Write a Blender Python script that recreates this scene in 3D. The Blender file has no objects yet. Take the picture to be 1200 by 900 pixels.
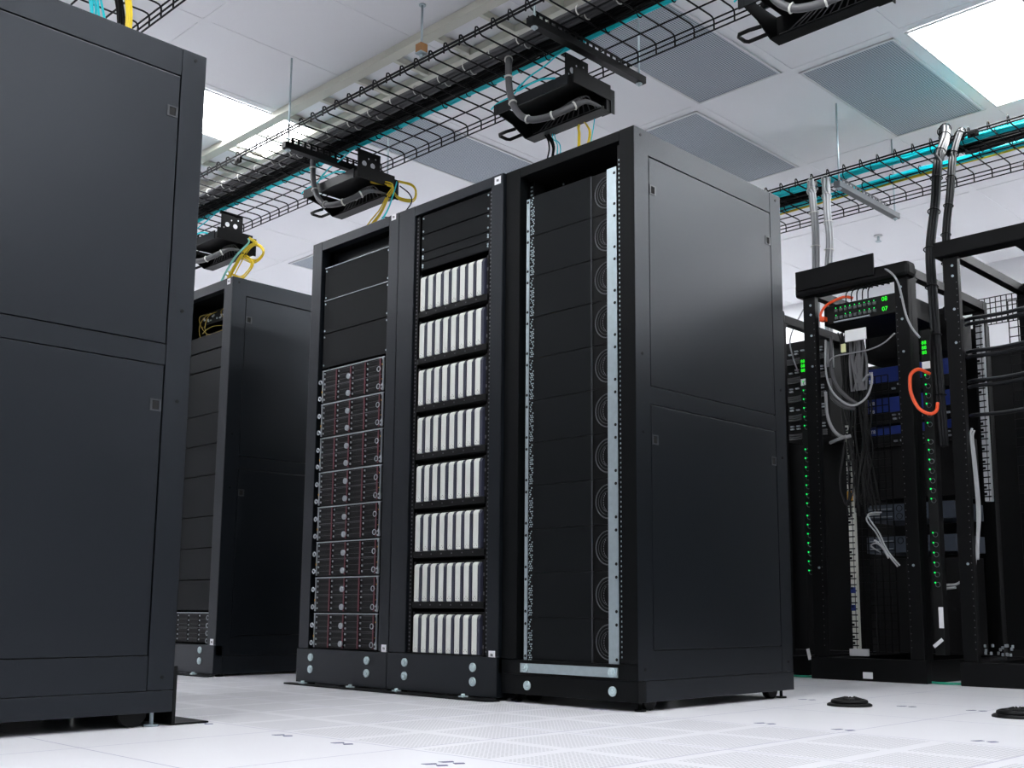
import bpy, bmesh, math, random
from mathutils import Vector, Matrix
S = bpy.context.scene
COL = S.collection
random.seed(7)

# ------------------------------------------------------------------ camera
cam_d = bpy.data.cameras.new('camera'); cam = bpy.data.objects.new('camera', cam_d); COL.objects.link(cam)
PITCH, ROLL, YAW, CAM_H = 0.15181, 0.0046, 0.76705, 0.3252
cp, sp = math.cos(PITCH), math.sin(PITCH)
fw = Vector((-math.sin(YAW)*cp, math.cos(YAW)*cp, sp)); rt = Vector((math.cos(YAW), math.sin(YAW), 0))
up = rt.cross(fw)
r2 = rt*math.cos(ROLL)+up*math.sin(ROLL); u2 = up*math.cos(ROLL)-rt*math.sin(ROLL)
M = Matrix((r2, u2, -fw)).transposed().to_4x4(); M.translation = Vector((0, 0, CAM_H))
cam.matrix_world = M
cam_d.sensor_width = 36; cam_d.lens = 1303.018/1200*36
cam_d.shift_x = -(634.9-600)/1200; cam_d.shift_y = (515.77-450)/1200
cam_d.clip_start = 0.02; cam_d.clip_end = 60
S.camera = cam

# ------------------------------------------------------------------ world, exposure
S.view_settings.view_transform = 'Standard'; S.view_settings.look = 'None'
S.view_settings.exposure = 1.0; S.view_settings.gamma = 1.0
try: S.view_settings.use_curve_mapping = False
except Exception: pass
w = bpy.data.worlds.new('world'); S.world = w; w.use_nodes = True
w.node_tree.nodes['Background'].inputs[0].default_value = (0.75, 0.8, 0.9, 1)
w.node_tree.nodes['Background'].inputs[1].default_value = 0.02
PANEL_LIGHT = 11.0

# ------------------------------------------------------------------ materials
def mat(name, col, rough=0.5, metal=0.0, emit=None, es=0.0, noise=None, bump=None, spec=None, tint=None):
    m = bpy.data.materials.new(name); m.use_nodes = True
    nt = m.node_tree; b = nt.nodes['Principled BSDF']
    b.inputs['Base Color'].default_value = (*col, 1); b.inputs['Roughness'].default_value = rough
    b.inputs['Metallic'].default_value = metal
    if spec is not None: b.inputs['Specular IOR Level'].default_value = spec
    if tint: b.inputs['Specular Tint'].default_value = (*tint, 1)
    if emit: b.inputs['Emission Color'].default_value = (*emit, 1); b.inputs['Emission Strength'].default_value = es
    if noise or bump:
        tc = nt.nodes.new('ShaderNodeTexCoord')
        n = nt.nodes.new('ShaderNodeTexNoise'); nt.links.new(tc.outputs['Object'], n.inputs['Vector'])
        if noise:
            n.inputs['Scale'].default_value = noise[0]; n.inputs['Detail'].default_value = 3
            mx = nt.nodes.new('ShaderNodeMix'); mx.data_type = 'RGBA'
            mx.inputs[6].default_value = (*[c*(1-noise[1]) for c in col], 1)
            mx.inputs[7].default_value = (*[min(1, c*(1+noise[1])) for c in col], 1)
            nt.links.new(n.outputs['Fac'], mx.inputs[0]); nt.links.new(mx.outputs[2], b.inputs['Base Color'])
        if bump:
            n2 = nt.nodes.new('ShaderNodeTexNoise'); n2.inputs['Scale'].default_value = bump[0]
            nt.links.new(tc.outputs['Object'], n2.inputs['Vector'])
            bp = nt.nodes.new('ShaderNodeBump'); bp.inputs['Strength'].default_value = bump[1]; bp.inputs['Distance'].default_value = 0.001
            nt.links.new(n2.outputs['Fac'], bp.inputs['Height']); nt.links.new(bp.outputs[0], b.inputs['Normal'])
    return m
def math_node(nt, op, a, b=None, c=None):
    n = nt.nodes.new('ShaderNodeMath'); n.operation = op
    for i, v in enumerate((a, b, c)):
        if v is None: continue
        if isinstance(v, (int, float)): n.inputs[i].default_value = v
        else: nt.links.new(v, n.inputs[i])
    return n.outputs[0]

rack_paint = mat('black_rack_paint', (0.0035, 0.0048, 0.0064), 0.34, bump=(700, 0.2), spec=0.40, tint=(0.84, 0.90, 1.0))
panel_paint = mat('blank_panel_paint', (0.003, 0.0040, 0.0048), 0.5, spec=0.13, bump=(900, 0.2))
rack_inner = mat('rack_inner_black', (0.003, 0.003, 0.0035), 0.6, spec=0.3)
groove_m = mat('dark_groove', (0.003, 0.003, 0.003), 0.9)
black_metal = mat('black_metal', (0.0028, 0.0030, 0.0034), 0.45, spec=0.17)
wire_m = mat('black_wire', (0.004, 0.004, 0.005), 0.45, spec=0.2)
zinc = mat('zinc_steel', (0.46, 0.54, 0.57), 0.42, 0.75, noise=(60, 0.12))
bolt_m = mat('zinc_bolt', (0.55, 0.66, 0.68), 0.4, 0.5, noise=(150, 0.25))
silver = mat('silver_trim', (0.42, 0.45, 0.48), 0.4, 0.7)
ivory = mat('drive_cover', (0.66, 0.68, 0.63), 0.5, noise=(200, 0.04))
drive_side_shade = mat('drive_side_shade', (0.022, 0.025, 0.045), 0.5)  # dark blue-grey side of the drives, its shade put into the colour
red_m = mat('dark_red_stripe', (0.12, 0.022, 0.035), 0.5)
white_label = mat('white_label', (0.8, 0.8, 0.82), 0.5)
ink = mat('label_ink', (0.03, 0.03, 0.03), 0.6)
teal = mat('teal_cable', (0.0, 0.62, 0.70), 0.45)
yellow = mat('yellow_cable', (0.75, 0.55, 0.02), 0.45)
orange = mat('orange_cable', (0.85, 0.09, 0.02), 0.45)
grey_cable = mat('grey_cable', (0.085, 0.085, 0.09), 0.5, spec=0.3)
light_cable = mat('light_grey_cable', (0.38, 0.39, 0.40), 0.5)
black_cable = mat('black_cable', (0.003, 0.003, 0.0035), 0.55, spec=0.1)
green_cable = mat('green_cable', (0.02, 0.35, 0.22), 0.5)
tie_white = mat('white_tie', (0.62, 0.62, 0.58), 0.5)
blue_m = mat('blue_panel', (0.008, 0.03, 0.22), 0.5)
server_grey = mat('server_grey', (0.06, 0.075, 0.10), 0.45, noise=(40, 0.2))
led_green = mat('green_led', (0.0, 0.3, 0.05), 0.5, emit=(0.0, 1.0, 0.12), es=0.7)
led_digit = mat('green_display_digit', (0.0, 0.3, 0.02), 0.5, emit=(0.02, 1.0, 0.02), es=0.6)
amber = mat('amber_mark', (0.7, 0.35, 0.02), 0.5)
wood_m = mat('brown_block', (0.35, 0.17, 0.06), 0.6)
wall_m = mat('wall_paint', (0.90, 0.90, 0.92), 0.7, noise=(3, 0.02))
wall_g = mat('grey_wall_paint', (0.30, 0.31, 0.33), 0.7, noise=(3, 0.02))  # unseen front and right walls, kept grey to dim their reflection in the racks
bar_m = mat('ceiling_bar', (0.70, 0.71, 0.72), 0.6)
cream_m = mat('cream_strut', (0.62, 0.61, 0.53), 0.6)
lamp_m = mat('lamp_diffuser', (0.9, 0.9, 0.9), 0.6, emit=(0.96, 0.98, 1.0), es=PANEL_LIGHT)

def ceiling_mat():
    m = mat('ceiling_tile', (0.84, 0.845, 0.87), 0.8, noise=(180, 0.03)); return m
ceil_m = ceiling_mat()
def grille_mat():
    m = mat('perforated_grille', (0.2, 0.22, 0.25), 0.6); nt = m.node_tree; b = nt.nodes['Principled BSDF']
    tc = nt.nodes.new('ShaderNodeTexCoord'); sx = nt.nodes.new('ShaderNodeSeparateXYZ'); nt.links.new(tc.outputs['Object'], sx.inputs[0])
    def tri(s, p):
        f = math_node(nt, 'FRACT', math_node(nt, 'DIVIDE', s, p)); return math_node(nt, 'ABSOLUTE', math_node(nt, 'SUBTRACT', f, 0.5))
    a = tri(sx.outputs[0], 0.014); c = tri(sx.outputs[1], 0.014)
    d = math_node(nt, 'SQRT', math_node(nt, 'ADD', math_node(nt, 'MULTIPLY', a, a), math_node(nt, 'MULTIPLY', c, c)))
    h = math_node(nt, 'LESS_THAN', d, 0.40)
    mx = nt.nodes.new('ShaderNodeMix'); mx.data_type = 'RGBA'
    mx.inputs[6].default_value = (0.50, 0.54, 0.60, 1); mx.inputs[7].default_value = (0.13, 0.165, 0.195, 1)
    nt.links.new(h, mx.inputs[0]); nt.links.new(mx.outputs[2], b.inputs['Base Color']); return m
grille_m = grille_mat()
def floor_mat():
    m = mat('floor_tile', (0.8, 0.8, 0.83), 0.28); nt = m.node_tree; b = nt.nodes['Principled BSDF']
    tc = nt.nodes.new('ShaderNodeTexCoord'); sx = nt.nodes.new('ShaderNodeSeparateXYZ'); nt.links.new(tc.outputs['Object'], sx.inputs[0])
    X, Y = sx.outputs[0], sx.outputs[1]
    def dist(s, off, p):       # distance to the nearest line of a lattice
        f = math_node(nt, 'FRACT', math_node(nt, 'DIVIDE', math_node(nt, 'SUBTRACT', s, off), p))
        return math_node(nt, 'MULTIPLY', math_node(nt, 'MINIMUM', f, math_node(nt, 'SUBTRACT', 1.0, f)), p)
    seam = math_node(nt, 'LESS_THAN', math_node(nt, 'MINIMUM', dist(X, -2.112, 0.54), dist(Y, 1.73, 0.54)), 0.0016)
    # perforated squares in the cold aisle
    inreg = math_node(nt, 'MULTIPLY', math_node(nt, 'GREATER_THAN', Y, 1.745), math_node(nt, 'LESS_THAN', Y, 2.80))
    sq = math_node(nt, 'GREATER_THAN', math_node(nt, 'MINIMUM', dist(X, -2.092, 0.27), dist(Y, 1.73, 0.27)), 0.019)
    pa = dist(X, 0.0, 0.0135); pb = dist(Y, 0.0, 0.0135)
    hole = math_node(nt, 'LESS_THAN', math_node(nt, 'ADD', math_node(nt, 'MULTIPLY', pa, pa), math_node(nt, 'MULTIPLY', pb, pb)), 0.0042**2)
    perf = math_node(nt, 'MULTIPLY', math_node(nt, 'MULTIPLY', inreg, sq), hole)
    n = nt.nodes.new('ShaderNodeTexNoise'); n.inputs['Scale'].default_value = 1.7; nt.links.new(tc.outputs['Object'], n.inputs['Vector'])
    m0 = nt.nodes.new('ShaderNodeMix'); m0.data_type = 'RGBA'
    m0.inputs[6].default_value = (0.80, 0.795, 0.835, 1); m0.inputs[7].default_value = (0.86, 0.855, 0.885, 1)
    nt.links.new(n.outputs['Fac'], m0.inputs[0])
    m1 = nt.nodes.new('ShaderNodeMix'); m1.data_type = 'RGBA'; m1.inputs[7].default_value = (0.30, 0.28, 0.44, 1)
    nt.links.new(seam, m1.inputs[0]); nt.links.new(m0.outputs[2], m1.inputs[6])
    m2 = nt.nodes.new('ShaderNodeMix'); m2.data_type = 'RGBA'; m2.inputs[7].default_value = (0.44, 0.44, 0.46, 1)
    nt.links.new(perf, m2.inputs[0]); nt.links.new(m1.outputs[2], m2.inputs[6])
    nt.links.new(m2.outputs[2], b.inputs['Base Color']); return m
floor_m = floor_mat()

# ------------------------------------------------------------------ mesh helpers
class MB:
    def __init__(s): s.v = []; s.f = []; s.sm = []
    def box(s, x0, x1, y0, y1, z0, z1, b=0.0):
        if b > 0 and min(x1-x0, y1-y0, z1-z0) > 2.2*b: return s.bbox(x0, x1, y0, y1, z0, z1, b)
        i = len(s.v)
        s.v += [(x0, y0, z0), (x1, y0, z0), (x1, y1, z0), (x0, y1, z0), (x0, y0, z1), (x1, y0, z1), (x1, y1, z1), (x0, y1, z1)]
        for q in ((0, 3, 2, 1), (4, 5, 6, 7), (0, 1, 5, 4), (1, 2, 6, 5), (2, 3, 7, 6), (3, 0, 4, 7)):
            s.f.append(tuple(i+k for k in q)); s.sm.append(False)
        return s
    def bbox(s, x0, x1, y0, y1, z0, z1, b):
        bm = bmesh.new(); bmesh.ops.create_cube(bm, size=1)
        for v in bm.verts:
            v.co = ((x0+x1)/2+v.co.x*(x1-x0), (y0+y1)/2+v.co.y*(y1-y0), (z0+z1)/2+v.co.z*(z1-z0))
        bmesh.ops.bevel(bm, geom=bm.edges[:], offset=b, segments=2, profile=0.6, affect='EDGES')
        i = len(s.v); bm.verts.index_update()
        s.v += [tuple(v.co) for v in bm.verts]
        for f in bm.faces: s.f.append(tuple(i+v.index for v in f.verts)); s.sm.append(False)
        bm.free(); return s
    def prism(s, pts, axis, a0, a1, smooth=False):     # closed 2-D outline pushed along an axis
        i = len(s.v); n = len(pts)
        def P(p, a):
            if axis == 'x': return (a, p[0], p[1])
            if axis == 'y': return (p[0], a, p[1])
            return (p[0], p[1], a)
        s.v += [P(p, a0) for p in pts]+[P(p, a1) for p in pts]
        for k in range(n):
            s.f.append((i+k, i+(k+1) % n, i+n+(k+1) % n, i+n+k)); s.sm.append(smooth)
        s.f.append(tuple(range(i+n-1, i-1, -1))); s.sm.append(False)
        s.f.append(tuple(range(i+n, i+2*n))); s.sm.append(False)
        return s
    def tube(s, pts, r, n=6, cap=True):
        pts = [Vector(p) for p in pts]; m = len(pts); rs = r if isinstance(r, (list, tuple)) else [r]*m
        T = []
        for k in range(m):
            t = (pts[min(k+1, m-1)]-pts[max(k-1, 0)]); T.append(t.normalized() if t.length > 1e-9 else Vector((0, 0, 1)))
        a = Vector((0, 0, 1)) if abs(T[0].z) < 0.9 else Vector((1, 0, 0))
        N = (a-T[0]*a.dot(T[0])).normalized(); i = len(s.v)
        for k in range(m):
            N = (N-T[k]*N.dot(T[k]));
            N = N.normalized() if N.length > 1e-6 else T[k].orthogonal().normalized()
            Bv = T[k].cross(N)
            for j in range(n):
                an = 2*math.pi*j/n; s.v.append(tuple(pts[k]+(N*math.cos(an)+Bv*math.sin(an))*rs[k]))
        for k in range(m-1):
            for j in range(n):
                s.f.append((i+k*n+j, i+k*n+(j+1) % n, i+(k+1)*n+(j+1) % n, i+(k+1)*n+j)); s.sm.append(n > 4)
        if cap:
            s.f.append(tuple(i+j for j in range(n-1, -1, -1))); s.sm.append(False)
            s.f.append(tuple(i+(m-1)*n+j for j in range(n))); s.sm.append(False)
        return s
    def cyl(s, p0, p1, r, n=12): return s.tube([p0, p1], r, n)
    def ring(s, c, axis, R, r, n=14, m=6):   # torus
        ax = {'x': Vector((1, 0, 0)), 'y': Vector((0, 1, 0)), 'z': Vector((0, 0, 1))}[axis] if isinstance(axis, str) else Vector(axis).normalized()
        u = ax.orthogonal().normalized(); v = ax.cross(u); c = Vector(c); i = len(s.v)
        for a in range(n):
            A = 2*math.pi*a/n; d = u*math.cos(A)+v*math.sin(A)
            for b in range(m):
                Bq = 2*math.pi*b/m; s.v.append(tuple(c+d*(R+r*math.cos(Bq))+ax*(r*math.sin(Bq))))
        for a in range(n):
            for b in range(m):
                s.f.append((i+a*m+b, i+((a+1) % n)*m+b, i+((a+1) % n)*m+(b+1) % m, i+a*m+(b+1) % m)); s.sm.append(True)
        return s
    def build(s, name, m, parent=None):
        me = bpy.data.meshes.new(name); me.from_pydata(s.v, [], s.f); me.materials.append(m)
        me.polygons.foreach_set('use_smooth', s.sm); me.update()
        bm = bmesh.new(); bm.from_mesh(me); bmesh.ops.recalc_face_normals(bm, faces=bm.faces[:]); bm.to_mesh(me); bm.free()
        o = bpy.data.objects.new(name, me); COL.objects.link(o)
        if parent: o.parent = parent
        return o
def empty(name, loc, label, cat, group=None):
    o = bpy.data.objects.new(name, None); o.empty_display_size = 0.05; o.location = loc; COL.objects.link(o)
    return tag(o, label, cat, group)
def tag(o, label, cat, group=None, kind=None):
    if label: o['label'] = label
    if cat: o['category'] = cat
    if group: o['group'] = group
    if kind: o['kind'] = kind
    return o
def struct(name, mb, m, parent=None):
    o = mb.build(name, m, parent)
    o['kind'] = 'structure'
    return o
def copy_tree(o, loc, label, group=None, _ch=None):
    ch = {}
    for x in bpy.data.objects:
        if x.parent: ch.setdefault(x.parent.name, []).append(x)
    r = o.copy(); COL.objects.link(r); r.location = loc; r['label'] = label
    if group: r['group'] = group
    def rec(a, b):
        for c in ch.get(a.name, []):
            d = c.copy(); COL.objects.link(d); d.parent = b; rec(c, d)
    rec(o, r); return r
def cr(P, k=6):       # smooth path through points
    P = [Vector(p) for p in P]; out = []
    Q = [P[0]*2-P[1]]+P+[P[-1]*2-P[-2]]
    for i in range(1, len(Q)-2):
        a, b, c, d = Q[i-1:i+3]
        for j in range(k):
            t = j/k
            out.append(0.5*((2*b)+(c-a)*t+(2*a-5*b+4*c-d)*t*t+(3*b-a-3*c+d)*t**3))
    out.append(P[-1]); return out
def strands(path, n, R, r, seed=1, wob=0.3, sides=5):    # a bundle of n cables following a path
    rnd = random.Random(seed); mb = MB(); path = [Vector(p) for p in path]; m = len(path)
    fr = []
    for k in range(m):
        t = (path[min(k+1, m-1)]-path[max(k-1, 0)]).normalized()
        a = Vector((0, 0, 1)) if abs(t.z) < 0.8 else Vector((1, 0, 0))
        N = (a-t*a.dot(t)).normalized(); fr.append((N, t.cross(N)))
    for i in range(n):
        a = 2.399*i; q = R*math.sqrt((i+0.5)/n); ph = rnd.random()*6
        pts = [path[k]+fr[k][0]*(q*math.cos(a+wob*math.sin(k*0.4+ph)))+fr[k][1]*(q*math.sin(a+wob*math.sin(k*0.4+ph))) for k in range(m)]
        mb.tube(pts, r, sides)
    return mb
def ties(path, R, every, r=0.002, start=2):
    mb = MB(); path = [Vector(p) for p in path]
    for k in range(start, len(path)-1, every):
        t = (path[k+1]-path[k-1]).normalized(); mb.ring(path[k], t, R, r, 12, 5)
    return mb
def text_mesh(name, s, size, m, parent, loc, rot=(math.pi/2, 0, 0)):
    c = bpy.data.curves.new(name, 'FONT'); c.body = s; c.size = size; c.extrude = 0.0004
    t = bpy.data.objects.new('tmp', c); COL.objects.link(t)
    dg = bpy.context.evaluated_depsgraph_get(); me = bpy.data.meshes.new_from_object(t.evaluated_get(dg))
    bpy.data.objects.remove(t); me.materials.clear(); me.materials.append(m)
    o = bpy.data.objects.new(name, me); COL.objects.link(o); o.parent = parent; o.location = loc; o.rotation_euler = rot
    return o

# ------------------------------------------------------------------ room
RX0, RX1, RY0, RY1, CZ = -13.0, 5.5, -4.5, 9.6, 3.39
struct('floor', MB().box(RX0, RX1, RY0, RY1, -0.04, 0.0), floor_m)
struct('ceiling', MB().box(RX0, RX1, RY0, RY1, CZ, CZ+0.05), ceil_m)
struct('wall_back', MB().box(RX0, RX1, RY1, RY1+0.1, 0, CZ), wall_m)
struct('wall_front', MB().box(RX0, RX1, RY0-0.1, RY0, 0, CZ), wall_g)
struct('wall_left', MB().box(RX0-0.1, RX0, RY0, RY1, 0, CZ), wall_m)
struct('wall_right', MB().box(RX1, RX1+0.1, RY0, RY1, 0, CZ), wall_g)
# ceiling grid: columns 0.65 wide, tiles 1.27 long; two fields of rows with a strut channel between them
TW, TL, SX, SY = 0.65, 1.27, -2.49, 5.30
gb = MB(); gs = MB()
xs = [SX+TW*i for i in range(-15, 12)]
for x in xs:
    gb.box(x-0.026, x+0.026, RY0+0.01, RY1-0.01, CZ-0.0028, CZ+0.01)
rows = [SY+TL*k for k in range(-1, 4)]+[2.70-TL*k for k in range(0, 6)]
for y in rows:
    if RY0+0.1 < y < RY1-0.1: gb.box(RX0+0.01, RX1-0.01, y-0.026, y+0.026, CZ-0.0032, CZ+0.01)
struct('trim_1', gb, ceil_m)
# air grilles
g0 = None
gcells = [(1, SY), (3, SY), (9, SY), (2, SY-TL), (5, SY-TL), (7, SY), (11, SY)]
glab = {(1, 0): 'large grey perforated ceiling grille beside the lit panel at upper right', (3, 0): 'grey perforated ceiling grille just above the side of the tallest near rack',
        (9, 0): 'small sliver of grey ceiling grille between the two left racks', (2, 1): 'grey perforated ceiling grille at top centre right, partly behind the cable tray',
        (5, 1): 'grey perforated ceiling grille behind the tray above the middle rack', (7, 0): 'grey ceiling grille hidden far behind the racks in the seventh bay', (11, 0): 'grey ceiling grille far at the left end of the room'}
for c, y in gcells:
    if c in (7, 11): continue
    x1 = SX-TW*(c-1); x0 = x1-TW; k = (c, 0 if y == SY else 1)
    t = empty('ceiling_grille', ((x0+x1)/2, y+TL/2, CZ-0.006), glab[k], 'ceiling grille', 'perforated ceiling grilles')
    hx, hy = TW/2-0.036, TL/2-0.036
    MB().box(-hx+0.012, hx-0.012, -hy+0.012, hy-0.012, -0.001, 0.003).build('grille_face', grille_m, t)
    f = MB(); f.box(-hx, hx, -hy, -hy+0.014, -0.006, 0.003, 0.001); f.box(-hx, hx, hy-0.014, hy, -0.006, 0.003, 0.001)
    f.box(-hx, -hx+0.014, -hy, hy, -0.0055, 0.003, 0.001); f.box(hx-0.014, hx, -hy, hy, -0.0055, 0.003, 0.001)
    f.build('grille_frame', bar_m, t)
# lamps
def lamp(x0, x1, y0, y1, label):
    t = empty('ceiling_light', ((x0+x1)/2, (y0+y1)/2, CZ-0.006), label, 'ceiling light', 'square recessed ceiling lights')
    hx, hy = (x1-x0)/2, (y1-y0)/2
    MB().box(-hx+0.012, hx-0.012, -hy+0.012, hy-0.012, -0.002, 0.003).build('diffuser', lamp_m, t)
    f = MB(); f.box(-hx, hx, -hy, -hy+0.013, -0.006, 0.003, 0.001); f.box(-hx, hx, hy-0.013, hy, -0.006, 0.003, 0.001)
    f.box(-hx, -hx+0.013, -hy, hy, -0.0055, 0.003, 0.001); f.box(hx-0.013, hx, -hy, hy, -0.0055, 0.003, 0.001)
    f.build('lamp_frame', bar_m, t)
m_ = 0.03
lamp(SX+m_, SX+TW-m_, SY+m_, SY+TL-m_, 'bright white ceiling light at the top right corner')
lamp(SX-5*TW-TW+m_-0.0, SX-5*TW-m_, 2.70+m_, 4.03-m_, 'bright white ceiling light glowing beside the big rack at left')
offc = 'bright white ceiling light added out of the picture, lighting the room'  # added unseen to light the room, far wall and rack sides
for (cx_, y0) in ((-3, SY), (-6, SY), (-9, SY), (-1, SY+2*TL), (-3, SY+2*TL), (-6, SY+2*TL), (6, SY+2*TL), (-10, SY+2*TL), (0, 1.43), (-4, 1.43), (-8, 1.43), (4, -1.11), (0, -1.11), (-4, -1.11), (8, 0.16), (12, 2.70-TL), (12, SY), (9, SY+2*TL), (4, -3.65), (-3, -3.65)):
    xx0 = SX-TW*cx_
    lamp(xx0+m_, xx0+TW-m_, y0+m_, y0+TL-m_, offc)
mat_edge = mat('grey_edge', (0.11, 0.11, 0.12), 0.4, 0.3)
front_black = mat('black_front_paint', (0.0025, 0.0030, 0.0034), 0.45, spec=0.12)
latch_m = mat('latch_grey', (0.03, 0.033, 0.038), 0.35)  # lightened grey carries the reflection on the latch plates
foot_m = mat('foot_steel', (0.35, 0.42, 0.45), 0.5, 0.3)

# ------------------------------------------------------------------ closed server racks
def rack(loc, W, D, H, ox0, ox1, oz0, oz1, zb, label, plinth_proud=0.0, group='closed black server racks', front_m=None):
    """origin at the front left corner on the floor; the opening runs ox0..ox1, oz0..oz1"""
    t = empty('server_rack', loc, label, 'server rack', group)
    g = 0.004; front_m = front_m or rack_paint
    b = MB()                                             # carcass
    b.box(0.002, 0.02, 0.03, D-0.03, zb+0.01, H-0.004)
    b.box(W-0.024, W-0.010, 0.03, D-0.03, zb+0.01, H-0.004)
    b.box(0.02, W-0.024, D-0.03, D-0.004, zb+0.01, H-0.004)
    b.box(0.02, W-0.024, 0.03, D-0.03, H-0.02, H-0.003)
    b.box(0.02, W-0.024, 0.03, D-0.03, zb+0.01, zb+0.03)
    b.build('carcass', rack_inner, t)
    pl = 0.1                                             # top of the base band on the sides
    for nm, a0, a1 in (('left', 0, ox0), ('right', ox1, W)):
        if nm == 'left':
            MB().box(0, ox0, 0, 0.045, oz0+0.002, H, 0.002).build('front_post', front_m, t)
            MB().box(0.0006, 0.03, 0.0452, 0.08, pl, H).build('corner_post', rack_paint, t)
        else:
            MB().box(ox1, W-0.002, 0, 0.042, oz0+0.002, H, 0.0015).build('front_post', front_m, t)
            MB().box(W-0.0018, W, 0.001, 0.079, pl, H-0.0006, 0.0004).box(W-0.05, W-0.002, 0.043, 0.078, pl, H-0.0006, 0.001).build('corner_post', rack_paint, t)
    for nm in (0, 1):
        p = MB()
        if nm == 0: p.box(0, 0.03, D-0.078, D, pl, H, 0.001)
        else: p.box(W-0.04, W-0.0006, D-0.078, D, pl, H-0.0004, 0.002)
        p.build('rear_post', rack_paint, t)
    MB().box(ox0+0.0015, ox1-0.0015, 0.0004, 0.04, oz1, H-0.0006, 0.0015).build('header', front_m, t)
    if plinth_proud: MB().box(0.0, W, -plinth_proud, 0.04, zb, oz0, 0.002).build('plinth', front_m, t)
    else: MB().box(0.0, W, 0, 0.04, zb, 0.098, 0.002).box(0.002, W-0.002, 0.0004, 0.042, 0.099, oz0).build('plinth', front_m, t)
    y0, y1 = 0.0795, D-0.0795
    for za, zb_ in ((1.912, H-0.001), (1.0215, 1.0815), (pl, 0.1945)):
        MB().box(W-0.03, W-0.001, y0, y1, za, zb_, 0.001).build('side_rail', rack_paint, t)
    for xa in (0, W-0.03): MB().box(xa, xa+0.03, 0.0402, D, zb, pl-0.002, 0.0015).build('base_band', rack_paint, t)
    for z0, z1 in ((1.0850, 1.9070), (0.1975, 1.0180)):
        q = MB().box(W-0.012, W-0.0004, y0+0.0032, y1-0.0032, z0, z1, 0.0016).build('side_panel', rack_paint, t)
        lz = z1-0.117
        for ly in (y0+0.022, y1-0.022):
            l = MB(); s = 0.017
            for a in ((ly-s, ly+s, lz+s-0.004, lz+s), (ly-s, ly+s, lz-s, lz-s+0.004), (ly-s, ly-s+0.007, lz-s+0.004, lz+s-0.004), (ly+s-0.007, ly+s, lz-s+0.004, lz+s-0.004)):
                l.box(W-0.0012, W+0.0018, *a)
            l.build('latch_plate', latch_m, q)
            MB().box(W-0.0010, W+0.0004, ly-0.009, ly+0.009, lz-0.012, lz+0.012).build('latch_hole', groove_m, q)
    sc = MB()
    for z in (1.975, 1.19, 0.92, 0.135):
        for y in (0.036, D-0.036): sc.tube([(W-0.0008, y, z), (W+0.0012, y, z)], 0.0055, 8)
    sc.build('side_screws', silver if False else black_metal, t)
    for y in (0.10, D-0.10):
        for x in (0.07, W-0.045):
            if zb > 0.02:
                rr = zb*0.95+0.004
                MB().cyl((x-0.014, y, rr), (x+0.014, y, rr), rr, 16).build('castor', black_metal, t)
    for y in (0.045, D-0.045):
        for x in (0.035, W-0.030):
            MB().tube([(x, y, 0.0), (x, y, 0.006)], 0.020, 14).cyl((x, y, 0.006), (x, y, zb+0.02), 0.006, 8).build('levelling_foot', foot_m if zb > 0.035 else black_metal, t)
    return t
def bolts(t, pts, y):
    for x, z in pts:
        m = MB(); m.tube([(x, y, z), (x, y-0.005, z)], 0.0165, 18); m.ring((x, y-0.005, z), 'y', 0.0145, 0.0018, 18, 5)
        m.tube([(x, y-0.004, z), (x, y-0.009, z)], 0.007, 6)
        m.build('plinth_bolt', bolt_m, t)
def sticker(t, x, z, y, w=0.026, h=0.026, w2=None):
    s = MB().box(x-w/2, x+w/2, y-0.0012, y+0.0005, z-h/2, z+h/2).build('asset_label', white_label, t)
    m = MB(); m.box(x-0.006, x-0.001, y-0.0016, y-0.001, z-0.004, z+0.005); m.box(x+0.001, x+0.006, y-0.0016, y-0.001, z-0.005, z+0.004)
    m.build('label_print', ink, s)
def blanks(t, x0, x1, zs, y, m=panel_paint, screws=True, lip=True):
    for z0, z1 in zs:
        p = MB().box(x0, x1, y, y+0.012, z0+0.0012, z1-0.0012, 0.0012).build('blank_panel', m, t)
        if screws:
            s = MB()
            for x in (x0+0.010, x1-0.010):
                for z in (z0+0.014, z1-0.014): s.tube([(x, y+0.001, z), (x, y-0.0025, z)], 0.0042, 8)
            s.build('panel_screws', zinc, p)
def rails(t, x0, x1, z0, z1, y, m=black_metal, hm=None):
    for xa, xb in ((x0, x0+0.022), (x1-0.022, x1)):
        r = MB(); h = MB(); r.box(xa, xb, y, y+0.003, z0, z1); r.box(xa if xa == x0 else xb-0.003, xa+0.003 if xa == x0 else xb, y+0.003, y+0.06, z0, z1)
        xc = (xa+xb)/2; z = z0+0.01
        while z < z1-0.01:
            h.box(xc-0.0035, xc+0.0035, y-0.0006, y+0.001, z, z+0.006); z += 0.0158
        o = r.build('mounting_rail', m, t); h.build('rail_holes', hm or zinc, o)

FY = 2.845      # front plane of the middle row
# --- the left rack of the three
A = rack((-4.225, FY, 0), 0.632, 0.942, 2.0, 0.072, 0.566, 0.155, 1.957, 0.012, 'left of the three black middle racks, holding eight red-striped servers', 0.008)
bolts(A, [(0.109, 0.12), (0.109, 0.069), (0.505, 0.119), (0.505, 0.068)], -0.008)
sticker(A, 0.596, 1.988, 0, 0.030, 0.026); sticker(A, 0.603, 0.170, 0, 0.03, 0.03)
blanks(A, 0.092, 0.556, [(1.870, 1.952)], 0.075, m=mat('smoked_panel', (0.006, 0.007, 0.008), 0.3, spec=0.2), screws=False)
blanks(A, 0.090, 0.562, [(1.715, 1.868), (1.560, 1.713), (1.400, 1.558)], 0.012)
rails(A, 0.074, 0.096, 1.40, 1.95, 0.05)
lip = MB(); 
for z in (1.869, 1.714): lip.box(0.092, 0.560, 0.008, 0.012, z-0.0012, z+0.0012)
lip.build('panel_lip', silver, A)
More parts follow.
